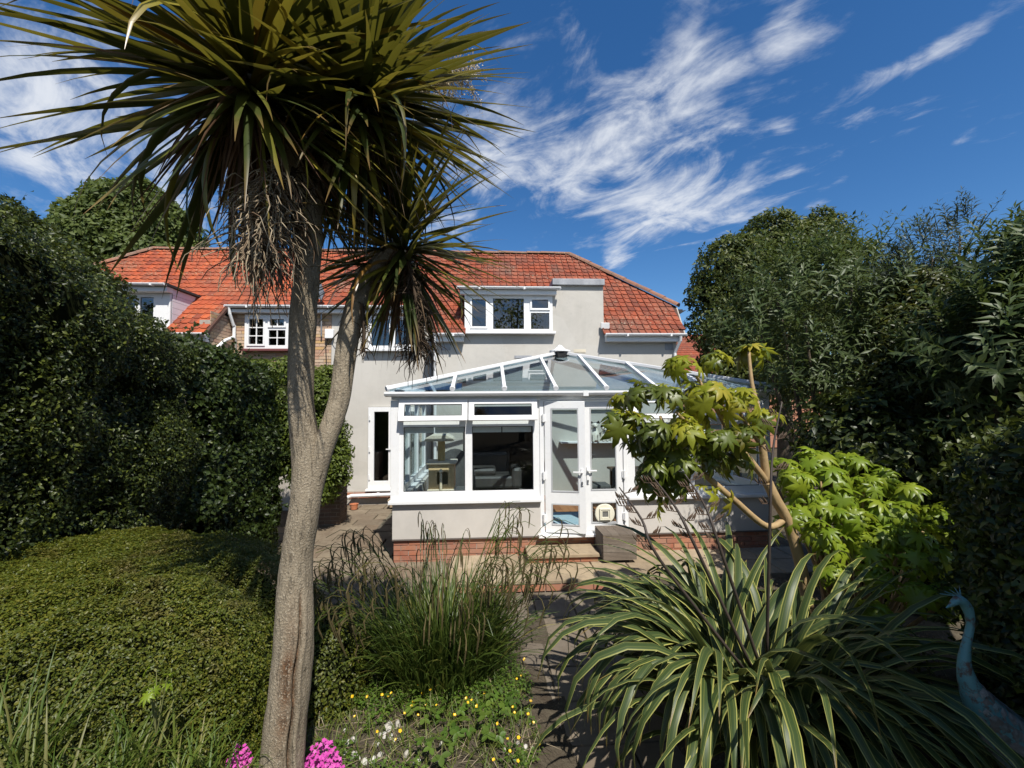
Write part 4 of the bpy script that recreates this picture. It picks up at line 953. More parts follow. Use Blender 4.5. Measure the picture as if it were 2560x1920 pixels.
def wood(name, pts, rad, mat, parent, n=10, sub=6, knob=.06, seed=0):
    """a tapered limb through pts, slightly irregular"""
    P = [Vector(p) for p in pts]; C_ = []; Rr = []
    for i in range(len(P)-1):
        p0, p1, p2, p3 = P[max(i-1, 0)], P[i], P[i+1], P[min(i+2, len(P)-1)]
        for k in range(sub):
            t = k/sub
            C_.append(.5*((2*p1)+(p2-p0)*t+(2*p0-5*p1+4*p2-p3)*t*t+(3*p1-p0-3*p2+p3)*t**3)); Rr.append(rad[i]*(1-t)+rad[i+1]*t)
    C_.append(P[-1]); Rr.append(rad[-1])
    m = MB().tube(C_, Rr, n); q = []
    for k, v in enumerate(m.v):
        c = C_[min(k//n, len(C_)-1)]; d = Vector(v)-c
        q.append(tuple(c+d*(1+knob*mnoise.noise(Vector(v)*14+Vector((seed, 0, 0))))))
    m.v = q
    return m.obj(name, mat, parent, smooth=True)

# ------------------------------------------------------------------ cabbage palm in front
palm = thing('palm_tree', 'tall cabbage palm with forked bark trunk and spiky leaf heads in front of the houses', 'palm tree', at(704, 1985, 2.42))
def trunk_mesh(name, pts, rad, parent, nseg=150, nr=44, groove=None):
    P = [Vector(p) for p in pts]; n = len(P)-1; V = []; rot = []
    for s in range(nseg+1):
        u = s/nseg*n; i = min(int(u), n-1); t = u-i
        p0, p1, p2, p3 = P[max(i-1, 0)], P[i], P[i+1], P[min(i+2, n)]
        c = .5*((2*p1)+(p2-p0)*t+(2*p0-5*p1+4*p2-p3)*t*t+(3*p1-p0-3*p2+p3)*t**3)
        d = (.5*((p2-p0)+2*t*(2*p0-5*p1+4*p2-p3)+3*t*t*(3*p1-p0-3*p2+p3))).normalized()
        r_ = rad[i]*(1-t)+rad[i+1]*t; X = Vector((1, 0, 0)); X = (X-d*X.dot(d)).normalized(); Y = d.cross(X)
        for k in range(nr):
            a = 2*math.pi*k/nr; o = X*math.cos(a)+Y*math.sin(a); q = c+o*r_
            f = 1+.05*mnoise.noise(q*6)+.022*mnoise.noise(Vector((q.x*26, q.y*26, q.z*11)))+.014*mnoise.noise(Vector((q.x*70, q.y*70, q.z*30))); ro = 0
            if groove:
                z = q.z; ga = groove(z)
                if ga is not None:
                    da = abs((a-ga[0]+math.pi) % (2*math.pi)-math.pi)
                    f -= ga[1]*math.exp(-(da/.085)**2)*(1+.6*mnoise.noise(q*16))
                    f += ga[1]*.22*math.exp(-((da-.22)/.12)**2)
                    dl = (ga[0]-a+math.pi) % (2*math.pi)-math.pi
                    ro = min(1, ga[2]*math.exp(-((dl-.42)/.36)**2)*(1.1+.9*mnoise.noise(q*9))+math.exp(-(da/.06)**2)*min(1, ga[1]*6))
            V.append(c+o*r_*f); rot.append(max(0, ro))
    F = [(s*nr+k, s*nr+(k+1) % nr, (s+1)*nr+(k+1) % nr, (s+1)*nr+k) for s in range(nseg) for k in range(nr)]
    me = np_mesh(name, [tuple(v) for v in V], F, PBARK)
    a = me.attributes.new('rot', 'FLOAT', 'POINT'); a.data.foreach_set('value', np.array(rot, np.float32))
    return mesh_obj(name, me, parent)
def gro(z):
    if z > 1.45: return None
    t = min(1, max(0, (1.45-z)/.3)); b = math.exp(-((z-.95)/.28)**2)
    return (R(-50)+.10*math.sin(z*5)+.05*math.sin(z*17), .42*t, .9*b)
trunk_mesh('trunk', [at(690, 2080, 2.40), at(704, 1911, 2.42), at(722, 1740, 2.43), at(734, 1614, 2.44), at(738, 1475, 2.45), at(744, 1382, 2.45), at(764, 1243, 2.45), at(766, 1140, 2.45), at(752, 1000, 2.44), at(758, 800, 2.42), at(768, 671, 2.40), at(768, 560, 2.37), at(735, 430, 2.32), at(680, 300, 2.28), at(630, 190, 2.25)],
           [.125, .108, .104, .100, .090, .080, .078, .078, .066, .070, .067, .078, .055, .05, .03], palm, 170, 120, groove=gro)
trunk_mesh('branch', [at(776, 1300, 2.46), at(784, 1215, 2.45), at(810, 1115, 2.45), at(848, 1000, 2.48), at(868, 860, 2.50), at(890, 760, 2.55), at(915, 690, 2.62), at(965, 640, 2.70), at(1005, 600, 2.75)],
           [.04, .055, .056, .056, .060, .056, .050, .043, .03], palm, 90, 30)
trunk_mesh('branch', [at(766, 620, 2.40), at(785, 510, 2.42), at(835, 380, 2.46), at(880, 280, 2.5), at(898, 230, 2.5)], [.05, .052, .045, .04, .025], palm, 60, 26)

def leaf_head(c, n_obj, n_extra, n_dead, L, W, tilt=Vector((0, 0, 1)), lowest=-38, seed=0, n_young=14, arch=1.0):
    r_ = np.random.default_rng(seed); n = n_obj+n_extra
    el = np.arcsin(np.sin(R(lowest))+(.995-np.sin(R(lowest)))*r_.random(n)**.9); az = r_.random(n)*2*np.pi
    dr = (.15+.75*r_.random(n)**2.2)*arch*(1-.5*(el > 1.0)); ln = L*(.80+.28*r_.random(n))*(1-.12*(el > 1.1))
    wd = W*(.8+.4*r_.random(n)); rn = r_.random(n)*.72; hi = r_.random(n) < .16; rn[hi] = .74+.24*r_.random(hi.sum())
    low = el < -.1; rn[low] = np.where(r_.random(low.sum()) < .35, .86+.13*r_.random(low.sum()), rn[low])
    bend = r_.random(n) < .08; dr[bend] += 1.2
    b = np.array(c)[None]+np.stack([np.cos(el)*np.cos(az), np.cos(el)*np.sin(az), np.sin(el)], 1)*.05+np.array([0, 0, 1])*(el[:, None]*.10-.06+r_.normal(0, .05, n)[:, None])
    tw = r_.normal(0, .35, n); sw = r_.normal(0, .12, n)
    pf = lambda t: (.55+1.5*t if t < .3 else 1.0)*(1-max(0, (t-.3)/.7)**1.25)
    V, F, UV, RN = blades(b, az, el, ln, wd, dr, 1.7, 9, .22, pf, tw, sw, rn)
    nv, nf = 30, 18
    # the withered skirt below, and the leaves past the count, are one mass
    e2 = np.radians(-88+42*r_.random(n_dead)); a2 = r_.random(n_dead)*2*np.pi
    b2 = np.array(c)[None]+np.stack([np.cos(a2)*.05, np.sin(a2)*.05, -.05-.22*r_.random(n_dead)], 1)
    Vd, Fd, UVd, RNd = blades(b2, a2, e2, L*(.55+.35*r_.random(n_dead)), W*.45*(.6+.5*r_.random(n_dead)), .5*r_.random(n_dead), 1.2, 9, .5, pf, r_.normal(0, 1.6, n_dead), r_.normal(0, .3, n_dead))
    crown = mesh_obj('crown', np_mesh('crown', Vd, Fd, DEAD, RNd, UVd), palm, kind='stuff')
    crown['label'] = 'withered brown leaves hanging below the leaf head'
    for i in range(n_obj):
        s = slice(i*nv, (i+1)*nv)
        mesh_obj('leaf', np_mesh('leaf', V[s], F[:nf], PALM, RN[i*nf:(i+1)*nf], UV[s]), crown)
    k = n_obj
    mesh_obj('inner_leaves', np_mesh('inner_leaves', V[k*nv:], F[k*nf:]-k*nv, PALM, RN[k*nf:], UV[k*nv:]), crown, kind='stuff')
    return crown
cA, cB, cC = at(625, 165, 2.22), at(898, 215, 2.50), at(1010, 595, 2.75)
leaf_head(cA, 140, 250, 90, 1.06, .052, seed=3, lowest=-64, arch=.55)
leaf_head(cB, 105, 250, 110, .97, .047, seed=5, lowest=-66, arch=.55)
leaf_head(cC, 55, 190, 90, .74, .038, seed=8, lowest=-64, arch=.6)
def panicle(name, pts, nstr, ln, mat, rad=.0022, wig=.35, hang=.6, spread=1., seed=0, beads=0, label=None, up=None):
    r_ = random.Random(seed); P = [Vector(p) for p in pts]; m = MB(); m.tube(P, [.012]*len(P), 6)
    bead = []
    for i in range(nstr):
        u = r_.random()**.8*(len(P)-1); k = min(int(u), len(P)-2); p = P[k].lerp(P[k+1], u-k)
        a = r_.random()*6.283; d = Vector((math.cos(a)*spread, math.sin(a)*spread, r_.uniform(-.5, .3)))
        if up: d = d+Vector(up)
        q = [p]; l = ln*r_.uniform(.4, 1.1); S = 7
        for s in range(S):
            d = (d.normalized()+Vector((r_.gauss(0, wig), r_.gauss(0, wig), r_.gauss(0, wig)-hang*(.35+.4*s/S)))).normalized(); p = p+d*l/S; q.append(p)
            if beads:
                for _ in range(beads): bead.append(tuple(p+Vector((r_.gauss(0, .012), r_.gauss(0, .012), r_.gauss(0, .012)))))
        m.tube(q, [rad*(1.3-.8*s/S) for s in range(S+1)], 3, cap=False)
    tri = [f for f in m.f if len(f) == 4]
    V = np.array(m.v); F = np.array(tri); Rn = np.repeat(rng.random(len(F)//12+1), 12)[:len(F)]
    o = mesh_obj(name, np_mesh(name, V, F, mat, Rn), palm, kind='stuff', label=label)
    if beads:
        B = np.array(bead); V, F, Rn = leaves5(B, rng.normal(size=B.shape), rng.normal(size=B.shape), .016, .012, .2, .2)
        mesh_obj('flowers', np_mesh('flowers', V, F, mat, Rn), o, kind='stuff')
    return o
panicle('dry_flower_stalk', [at(690, 410, 2.10), at(668, 480, 2.04), at(655, 560, 2.0), at(650, 650, 2.0)], 480, .34, STRAW, .0036, .42, .9, .65, 1, label='pale straw seed stalks hanging in a tangle')
panicle('dry_flower_stalk', [at(735, 420, 2.22), at(715, 500, 2.2), at(700, 580, 2.2)], 160, .30, DKSTRAW, .0030, .4, .8, .6, 2)
panicle('dry_flower_stalk', [at(1015, 640, 2.6), at(1040, 740, 2.55), at(1045, 820, 2.55), at(1040, 880, 2.55)], 260, .27, DKSTRAW, .0030, .42, .8, .6, 3, label='dark dry seed stalks hanging below the lower leaf head')
panicle('dry_flower_stalk', [at(905, 760, 2.5), at(910, 830, 2.48), at(908, 880, 2.48)], 40, .14, DKSTRAW, .0026, .42, .8, .5, 4)
panicle('flower_panicle', [at(960, 260, 2.6), at(1060, 230, 2.75), at(1120, 200, 2.85), at(1165, 190, 2.9)], 130, .26, CREAMFL, .0022, .28, .25, .7, 5, 2, label='cream flower plume behind the right leaf head', up=(.5, 0, .35))
panicle('flower_panicle', [at(700, 60, 2.5), at(640, 30, 2.55), at(600, 20, 2.6)], 40, .2, CREAMFL, .0022, .28, .25, .7, 6, 2)

# ------------------------------------------------------------------ leafy masses
def sph(n):
    v = rng.normal(size=(n, 3)); return unit(v)
def crown_points(blobs, n, seed=0, lump=.28, freq=2.0, inner=.35, cull=.78):
    """points on and under the lumpy skin of overlapping blobs, with outward normals"""
    B = np.array([[*b[0], b[1]] for b in blobs]); w = B[:, 3]**2; w = w/w.sum()
    idx = rng.choice(len(B), n, p=w); d = sph(n); d[:, 2] = np.where(d[:, 2] < -.75, -d[:, 2], d[:, 2])
    r_ = B[idx, 3]
    f = fbm(d*freq+B[idx, :3]*.7+idx[:, None]*3.1, seed)
    rr = r_*(1-lump+2*lump*f)*(1-inner*rng.random(n)**2.2)
    P = B[idx, :3]+d*rr[:, None]
    keep = np.ones(n, bool)
    for j in range(len(B)):
        keep &= (idx == j) | (np.linalg.norm(P-B[j, :3], axis=1) > B[j, 3]*cull)
    g_ = fbm(P*2.3/np.mean(r_)*.8, seed+9); keep &= g_ > .33
    return P[keep], d[keep]
def cluster_leaves(P, Nn, L, Wr=.5, up=.35, jit=.9, droop=.25, fold=.2):
    n = len(P); Nn = unit(Nn+rng.normal(size=(n, 3))*jit*.6+np.array([0, 0, up]))
    D = unit(np.cross(Nn, rng.normal(size=(n, 3))) + np.array([0, 0, -.25])+.35*Nn)
    l = L*(.65+.7*rng.random(n)); return leaves5(P, D, Nn, l, l*Wr, droop, fold)
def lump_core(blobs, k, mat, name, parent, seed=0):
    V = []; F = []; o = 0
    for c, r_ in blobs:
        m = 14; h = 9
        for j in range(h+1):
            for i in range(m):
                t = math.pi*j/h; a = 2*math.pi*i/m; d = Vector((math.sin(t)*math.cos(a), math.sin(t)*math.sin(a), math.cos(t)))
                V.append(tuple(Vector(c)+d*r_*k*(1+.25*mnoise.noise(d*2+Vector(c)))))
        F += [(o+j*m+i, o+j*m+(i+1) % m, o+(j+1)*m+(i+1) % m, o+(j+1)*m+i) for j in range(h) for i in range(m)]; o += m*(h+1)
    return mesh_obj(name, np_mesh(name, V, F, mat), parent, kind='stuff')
def pxb(lst, Y, dy=.0):
    """blobs from their outline: (px, py, radius px[, depth])"""
    out = []
    for b in lst:
        y = b[3] if len(b) > 3 else Y
        out.append((tuple(at(b[0], b[1], y)), b[2]*y/FPX))
    return out
def tree(name, label, cat, blobs, n, L, mat, seed, trunk=True, core=.72, group=None, wr=.5, lump=.28, tr=.16, **kw):
    cx = np.mean([b[0][0] for b in blobs]); cy = np.mean([b[0][1] for b in blobs])
    t = thing(name, label, cat, (cx, cy, 0), group)
    P, Nn = crown_points(blobs, n, seed, lump); V, F, Rn = cluster_leaves(P, Nn, L, wr, **kw)
    c = mesh_obj('crown', np_mesh('crown', V, F, mat, Rn), t, kind='stuff')
    if core: lump_core(blobs, core, INNER, 'dark_core', c, seed)
    if trunk:
        zt = np.mean([b[0][2] for b in blobs])
        tk = wood('trunk', [(cx, cy, -.06), (cx+.05, cy, zt*.4), (cx-.05, cy+.05, zt*.8), (cx, cy, zt)], [tr, tr*.8, tr*.6, tr*.4], TWIG, t)
        for i, b in enumerate(blobs[:5]): wood('limb', [(cx, cy, zt*.6), tuple(Vector((cx, cy, zt*.6)).lerp(Vector(b[0]), .5)+Vector((0, 0, .1))), b[0]], [tr*.5, tr*.35, tr*.15], TWIG, t, 6, 4)
    return t
tree('broadleaf_tree', 'big leafy tree rising behind the roof on the left', 'tree', pxb([(330, 540, 85), (235, 590, 80), (420, 595, 75), (300, 640, 120), (170, 640, 85), (465, 650, 55), (370, 650, 105), (265, 505, 45), (400, 540, 45), (200, 540, 40)], 17), 42000, .22, TREE, 31, tr=.35, lump=.36)
tree('holly_tree', 'dark evergreen tree at the left edge behind the tall hedge', 'tree', pxb([(60, 650, 105), (-60, 620, 130), (170, 680, 75), (250, 740, 65), (20, 780, 180), (-150, 740, 190), (150, 800, 115), (45, 560, 35)], 7), 42000, .075, HEDGE, 32)
tree('bay_tree', 'large rounded evergreen tree to the right of the rendered house', 'tree', pxb([(1835, 680, 95), (1930, 625, 95), (2040, 620, 90), (2110, 690, 90), (1780, 740, 60), (1800, 820, 80), (1900, 760, 130), (2020, 760, 140), (2150, 800, 110), (1850, 900, 110), (1990, 920, 150)], 10.5), 75000, .11, ROUND, 33, tr=.22, lump=.34, core=.52)

tree('garden_tree', 'large tree behind the viewer, seen only reflected in the dormer window', 'tree', [((2.2, -15, 8.0), 2.2), ((1.0, -15.5, 7.0), 2.0), ((3.6, -16, 6.5), 2.0), ((1.9, -15, 10.2), 1.6), ((2.6, -15, 11.6), .9)], 3200, .30, TREEB, 39, tr=.2, core=0)
# clipped hedge on the left boundary, its ivy end, and the light shrub by the house
def hedge(name, label, cat, y0, y1, xface, top, thick, n, L, mat, seed, amp=.22, side=1, wr=.5, dens=1.0, inner=.22, hang=0., zb=0.0, freq=1.6):
    t = thing(name, label, cat, (xface((y0+y1)/2)-side*thick/2, (y0+y1)/2, 0))
    def surf(y, s, dd=0.):
        """s runs up the face, round the shoulder and back over the top"""
        y = np.asarray(y, float); tp = top(y); xf = xface(y); rr = .35
        H = tp-zb-rr; Lt = H+rr*np.pi/2+thick; q = s*Lt
        a = np.clip((q-H)/rr, 0, np.pi/2); flat = np.maximum(0, q-H-rr*np.pi/2)
        x = xf-side*(rr-rr*np.cos(a)+flat); z = zb+np.minimum(q, H)+rr*np.sin(a)
        nrm = np.stack([side*np.cos(a), 0*a, np.sin(a)], 1)
        P = np.stack([x, y, z], 1)
        f = fbm(P*freq, seed, 4)-.5
        return P+nrm*(f*2*amp+dd)[:, None], nrm
    m = int(n); y = y0+(y1-y0)*rng.random(m); s = rng.random(m)
    P, Nn = surf(y, s, -inner*rng.random(m)**2)
    e = np.minimum(y-y0, y1-y)  # rounded ends
    P[:, 0] -= side*np.maximum(0, .5-e)**2*1.2; Nn[:, 1] += np.where(y > y1-.45, .8, 0)-np.where(y < y0+.45, .8, 0)
    k = fbm(P*3.1, seed+5) > .36; P, Nn = P[k], Nn[k]
    V, F, Rn = cluster_leaves(P, Nn, L, wr, up=.35, droop=.3)
    m2 = int((y1-y0)*110); y = y0+(y1-y0)*rng.random(m2); s = .15+.7*rng.random(m2); Ps, Ns = surf(y, s, np.full(m2, -.05))
    Ds = unit(Ns*.7+np.array([0, 0, .8])+rng.normal(size=(m2, 3))*.4); ls = (.10+.22*rng.random(m2)**2); pp = [joinp([(V, F, Rn)])]
    for j in range(7):
        tt = (j+1)/7; cc = Ps+Ds*(ls*tt)[:, None]; dd = unit(rng.normal(size=(m2, 3))+Ds*.8); pp.append(leaves5(cc, dd, rng.normal(size=(m2, 3)), L*(1.25-.5*tt), L*.6, .2, .2, np.full(m2, .80)+.19*rng.random(m2)))
    pp.append(leaves5(Ps, Ds, Ns+.01, ls, .006, .05, .2, np.full(m2, .9))); V, F, Rn = joinp(pp)
    c = mesh_obj('foliage', np_mesh('foliage', V, F, mat, Rn), t, kind='stuff')
    ny, ns = 40, 30; yy, ss = np.meshgrid(np.linspace(y0+.2, y1-.2, ny), np.linspace(0, 1, ns), indexing='ij')
    P, _ = surf(yy.ravel(), ss.ravel(), np.full(ny*ns, -inner*.8-.05))
    Fq = [(i*ns+j, i*ns+j+1, (i+1)*ns+j+1, (i+1)*ns+j) for i in range(ny-1) for j in range(ns-1)]
    for yv, rev in ((0, 0), (ny-1, 1)):
        pass
    mesh_obj('dark_core', np_mesh('dark_core', P, Fq, INNER), c, kind='stuff')
    return t
htop = lambda y: np.interp(y, [1, 2.5, 3.3, 4.1, 4.8, 5.5, 7.2, 9], [4.15, 3.98, 3.85, 3.55, 3.40, 3.25, 2.98, 2.95])
hedge('boundary_hedge', 'tall dark small-leaved hedge along the left side of the garden', 'hedge', 1.2, 5.7, lambda y: np.interp(y, [1, 3, 6], [-3.25, -3.42, -3.45]), htop, 1.6, 130000, .038, HEDGE, 41, amp=.34)
hedge('ivy_hedge', 'ivy-clad far end of the tall hedge, left of the palm trunk', 'hedge', 5.2, 7.6, lambda y: np.interp(y, [5, 6, 7.4], [-3.42, -3.36, -3.40]), lambda y: htop(y)+.02, 1.3, 34000, .066, IVY, 42, amp=.2, wr=.75)
tree('light_green_shrub', 'light green shrub behind the palm trunk against the brick house', 'shrub', pxb([(720, 1010, 75), (800, 985, 60), (760, 1080, 80), (820, 1080, 50), (830, 1150, 42), (700, 1130, 80), (790, 1180, 60), (830, 950, 35), (660, 960, 60), (740, 930, 40), (842, 1185, 34), (800, 1225, 40), (850, 1130, 30)], 8.3), 26000, .075, LIGHTSH, 43, tr=.06, lump=.35)
gw = thing('garden_wall', 'short red brick pier under the light green shrub beside the yard', 'wall', (-3.1, 8.9, 0))
gwb = MB().box(-3.29, -2.91, 8.72, 9.15, -.06, 1.12).obj('wall_core', MORTAR, gw)
bricks(gw, Matrix.Translation((-3.30, 8.71, .0)), .40, 1.13, BRICK_SHADED, depth=.02, seed=51)
bricks(gw, Matrix.Translation((-2.90, 8.72, .0)) @ Matrix.Rotation(R(90), 4, 'Z'), 0.44, 1.13, BRICK_SHADED, depth=.02, seed=52)

# low clipped mound on the left
def mound(name, label, c, rx, ry, rz, n, L, mat, seed):
    t = thing(name, label, 'shrub', c); C0 = np.array(c); Rv = np.array([rx, ry, rz])
    d = sph(n); d[:, 2] = np.abs(d[:, 2]); pw = np.sum(np.abs(d)**3.6, 1)**(1/3.6)
    S = d/pw[:, None]
    f = fbm(S*4.5, seed, 4)-.5; f2 = fbm(S*14, seed+3, 2)-.5
    P = C0+S*Rv*(1+f*.14+f2*.05-.05*rng.random(n)**2)[:, None]
    Nn = unit(np.sign(S)*np.abs(S)**2.6/Rv)
    k = (P[:, 2] > .02) & (fbm(P*7, seed+1) > .22); P, Nn = P[k], Nn[k]
    V, F, Rn = cluster_leaves(P, Nn, L, .55, up=.5, droop=.2)
    cr = mesh_obj('foliage', np_mesh('foliage', V, F, mat, Rn), t, kind='stuff')
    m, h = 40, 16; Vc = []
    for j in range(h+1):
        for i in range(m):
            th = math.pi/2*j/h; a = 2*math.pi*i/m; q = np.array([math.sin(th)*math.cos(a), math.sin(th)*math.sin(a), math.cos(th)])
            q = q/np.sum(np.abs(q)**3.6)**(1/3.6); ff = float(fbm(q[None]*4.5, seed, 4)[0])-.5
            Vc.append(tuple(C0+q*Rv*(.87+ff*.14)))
    mesh_obj('dark_core', np_mesh('dark_core', Vc, [(j*m+i, j*m+(i+1) % m, (j+1)*m+(i+1) % m, (j+1)*m+i) for j in range(h) for i in range(m)], INNER), cr, kind='stuff')
    return t
mound('mound_shrub', 'broad low clipped mound of tiny dark leaves left of the palm trunk', (-2.98, 3.22, .0), 1.56, 1.36, 1.34, 330000, .0195, MOUND, 61)
mound('low_box_bush', 'small dark bush beside the path just right of the palm trunk', (-1.32, 3.55, .0), .34, .4, .75, 9000, .026, MOUND, 62)
# ------------------------------------------------------------------ buddleias and shrubs on the right
def shoots(blobs, n, L, npair, leafL, leafW, seed, out=.7, upb=.7, lump=.38, droop=.35):
    P, Nn = crown_points(blobs, n, seed, lump, inner=.5, cull=.7)
    n = len(P); D = unit(Nn*out+np.array([0, 0, upb])+rng.normal(size=(n, 3))*.3); l = L*(.6+.7*rng.random(n))
    A = unit(np.cross(D, rng.normal(size=(n, 3)))); B = np.cross(D, A); bend = np.array([0, 0, -1.])*.22
    parts = []; stem = []
    for j in range(npair):
        t = (j+.6)/npair; c = P+D*(l*t)[:, None]+bend*(l*t*t*.6)[:, None]
        X = A if j % 2 else B; tl = leafL*(1.0-.55*max(0, t-.45)/.55)*(.75+.5*rng.random(n))
        for s in (-1, 1):
            if j and False: continue
            d = unit(X*s*.85+D*(.45+.5*t)+rng.normal(size=(n, 3))*.16); nn = unit(np.cross(np.cross(d, D), d)+1e-6)
            parts.append(leaves5(c, d, nn, tl, tl*leafW, droop, .16, rng.random(n)))
    d = unit(D+bend); parts.append(leaves5(P+D*l[:, None]*.98+bend*(l*.6)[:, None], d, A, leafL*.5, leafL*.14, .2, .1))
    # the stems themselves, slim tapering blades of wood
    parts.append(leaves5(P-D*(l*.15)[:, None], D+bend*.3, A, l*1.1, .012, .1, .3, np.full(n, .97)))
    return joinp(parts)
def shrub(name, label, cat, blobs, n, L, npair, leafL, leafW, mat, seed, core=.42, group=None, **k):
    cx = np.mean([b[0][0] for b in blobs]); cy = np.mean([b[0][1] for b in blobs])
    t = thing(name, label, cat, (cx, cy, 0), group)
    V, F, Rn = shoots(blobs, n, L, npair, leafL, leafW, seed, **k)
    c = mesh_obj('foliage', np_mesh('foliage', V, F, mat, Rn), t, kind='stuff')
    if core: lump_core(blobs, core, INNER, 'dark_core', c, seed)
    zs = [b[0] for b in blobs]
    for i in range(4): wood('stem', [(cx+(i-1.5)*.12, cy, -.06), tuple(Vector((cx, cy, 0)).lerp(Vector(zs[i % len(zs)]), .55)), zs[i % len(zs)]], [.04, .03, .012], TWIG, t, 6, 4)
    return t
shrub('grey_buddleia', 'tall grey-leaved shrub in front of the rounded tree, with arching shoots', 'shrub', pxb([(1930, 690, 70), (2010, 780, 120), (1900, 830, 90), (2130, 720, 110), (2140, 880, 140), (2010, 930, 100), (2120, 1060, 120), (2230, 800, 110)], 5.6), 900, .50, 8, .145, .24, BUD, 71, core=0)
shrub('silver_shrub', 'thin silvery upright shrub standing against the sky on the right', 'shrub', pxb([(2330, 640, 55), (2400, 590, 40), (2280, 690, 60), (2390, 700, 60), (2340, 780, 90), (2230, 760, 50)], 5.2), 260, .42, 8, .12, .2, BUDG, 72, core=0, upb=1.3)
tree('olive_shrub', 'olive-green bushy shrub between the silvery shrub and the near right shrub', 'shrub', pxb([(2320, 760, 90), (2270, 850, 100), (2400, 820, 90), (2350, 930, 120), (2250, 960, 100)], 4.9), 22000, .07, YSH, 73, tr=.05, wr=.4)
shrub('near_buddleia', 'large dark long-leaved shrub filling the right edge of the garden', 'shrub', pxb([(2535, 700, 90), (2610, 790, 140), (2480, 880, 120), (2590, 980, 140), (2400, 1080, 110, 5.0), (2560, 1150, 140, 4.2), (2330, 1150, 90, 5.2), (2650, 660, 90), (2440, 980, 110, 4.6)], 3.7), 1000, .48, 8, .17, .26, BUD, 74)
tree('shade_shrub', 'dense dark shrub low behind the bright fatsia leaves on the right', 'shrub', pxb([(2150, 1130, 150), (2300, 1290, 170), (2450, 1330, 170), (2250, 1420, 150), (2400, 1480, 160), (2540, 1440, 180)], 4.7), 26000, .10, HEDGE, 75, tr=.06)
hedge('near_right_hedge', 'dark hedge running along the right side behind the bird statue', 'hedge', -2.4, 3.3, lambda y: np.interp(y, [-2.4, .6, 1.6, 3.3], [-1.8, -1.95, -2.6, -3.5])*-1, lambda y: np.interp(y, [-2.4, .5, 1.3, 2.4, 3.4], [3.5, 3.4, 3.0, 2.3, 2.0]), 1.3, 60000, .06, HEDGE, 76, side=-1, amp=.22)

# ------------------------------------------------------------------ fatsias: hand-shaped leaves
def palmate(seed, lobes=8, R_=1.0, pet=.9):
    """a hand-shaped leaf on its stalk, stalk along +x from the origin; unit blade radius"""
    r_ = random.Random(seed); V = []; F = []
    c = Vector((pet, 0, 0)); V.append(tuple(c)); ang0, ang1 = R(-150), R(150)
    tilt = R(40+r_.random()*28)
    def put(rad, a, z):
        p = Vector((rad*math.cos(a), rad*math.sin(a), z-.30*rad*rad)); q = Matrix.Rotation(tilt, 3, 'Y') @ p
        V.append(tuple(c+q)); return len(V)-1
    da = (ang1-ang0)/(lobes-1)
    val = [put(.32+.06*r_.random(), ang0+(i-.5)*da, -.02) if 0 < i < lobes else put(.14, ang0+(i-.5)*da, 0) for i in range(lobes+1)]
    for i in range(lobes):
        a = ang0+i*da; ln = (1.0-.42*(abs(a)/R(150))**1.5)*(.9+.2*r_.random()); w = da*.44; zz = r_.uniform(-.09, .09)
        m1 = put(.42*ln, a, .045+zz*.4); l = put(.66*ln, a-w*.72, -.02+zz); r2 = put(.66*ln, a+w*.72, -.02+zz); m2 = put(.70*ln, a, .035+zz); tp = put(ln, a+r_.uniform(-.06, .06), -.08+zz*1.3)
        F += [(0, val[i], m1), (0, m1, val[i+1]), (val[i], l, m1), (l, m2, m1), (val[i+1], m1, r2), (m1, m2, r2), (l, tp, m2), (m2, tp, r2)]
    return V, F
def fatsia_meshes(mat, stem_mat, name='leaf'):
    out = []
    for k in range(6):
        V, F = palmate(100+k, 7+k % 3, pet=(.55, .8, 1.05, .7, .95, .6)[k])
        m = MB(); m.add(V, F); n0 = len(F); px_ = V[0][0]
        m.tube([(0, 0, 0), (px_*.5, 0, .03), (px_, 0, 0)], [.022, .016, .014], 4, cap=False)
        me = m.mesh(name, mat, True); me.materials.append(stem_mat)
        me.polygons.foreach_set('material_index', [0]*n0+[1]*(len(me.polygons)-n0)); me.update(); out.append(me)
    return out
FSTEM = plain('fatsia_stalk', (.20, .21, .07), None, 5, .5)
FM1, FM2, FM3 = fatsia_meshes(FATS, FSTEM), fatsia_meshes(FATS2, FSTEM), fatsia_meshes(FATS3, FSTEM)
def rosette(parent, c, meshes, n, size, seed, tilt=0.0, name='leaf'):
    r_ = random.Random(seed); a0 = r_.random()*6.28
    for i in range(n):
        u = i/max(1, n-1); az = a0+i*2.39996+r_.gauss(0, .35); el = R(66-92*u+r_.uniform(-16, 16))
        s = size*(.62+.42*u+r_.uniform(-.14, .14))
        M = Matrix.Translation(c) @ Matrix.Rotation(tilt, 4, 'Y') @ Matrix.Rotation(az, 4, 'Z') @ Matrix.Rotation(-el, 4, 'Y') @ Matrix.Rotation(r_.uniform(-.7, .7), 4, 'X') @ Matrix.Scale(s, 4)
        mesh_obj(name, meshes[r_.randrange(len(meshes))], parent, M)
fa = thing('tall_fatsia', 'tall yellow-green fatsia with pale branching trunk in front of the conservatory', 'shrub', at(2010, 1440, 3.85)-Vector((0, 0, .3)))
b0, b1, b2 = at(2015, 1480, 3.85), at(1975, 1320, 3.83), at(1918, 1205, 3.8)
wood('trunk', [(b0.x, b0.y, 0), b0, b1, at(1940, 1250, 3.8), b2], [.055, .052, .047, .046, .046], FBARK, fa, 12)
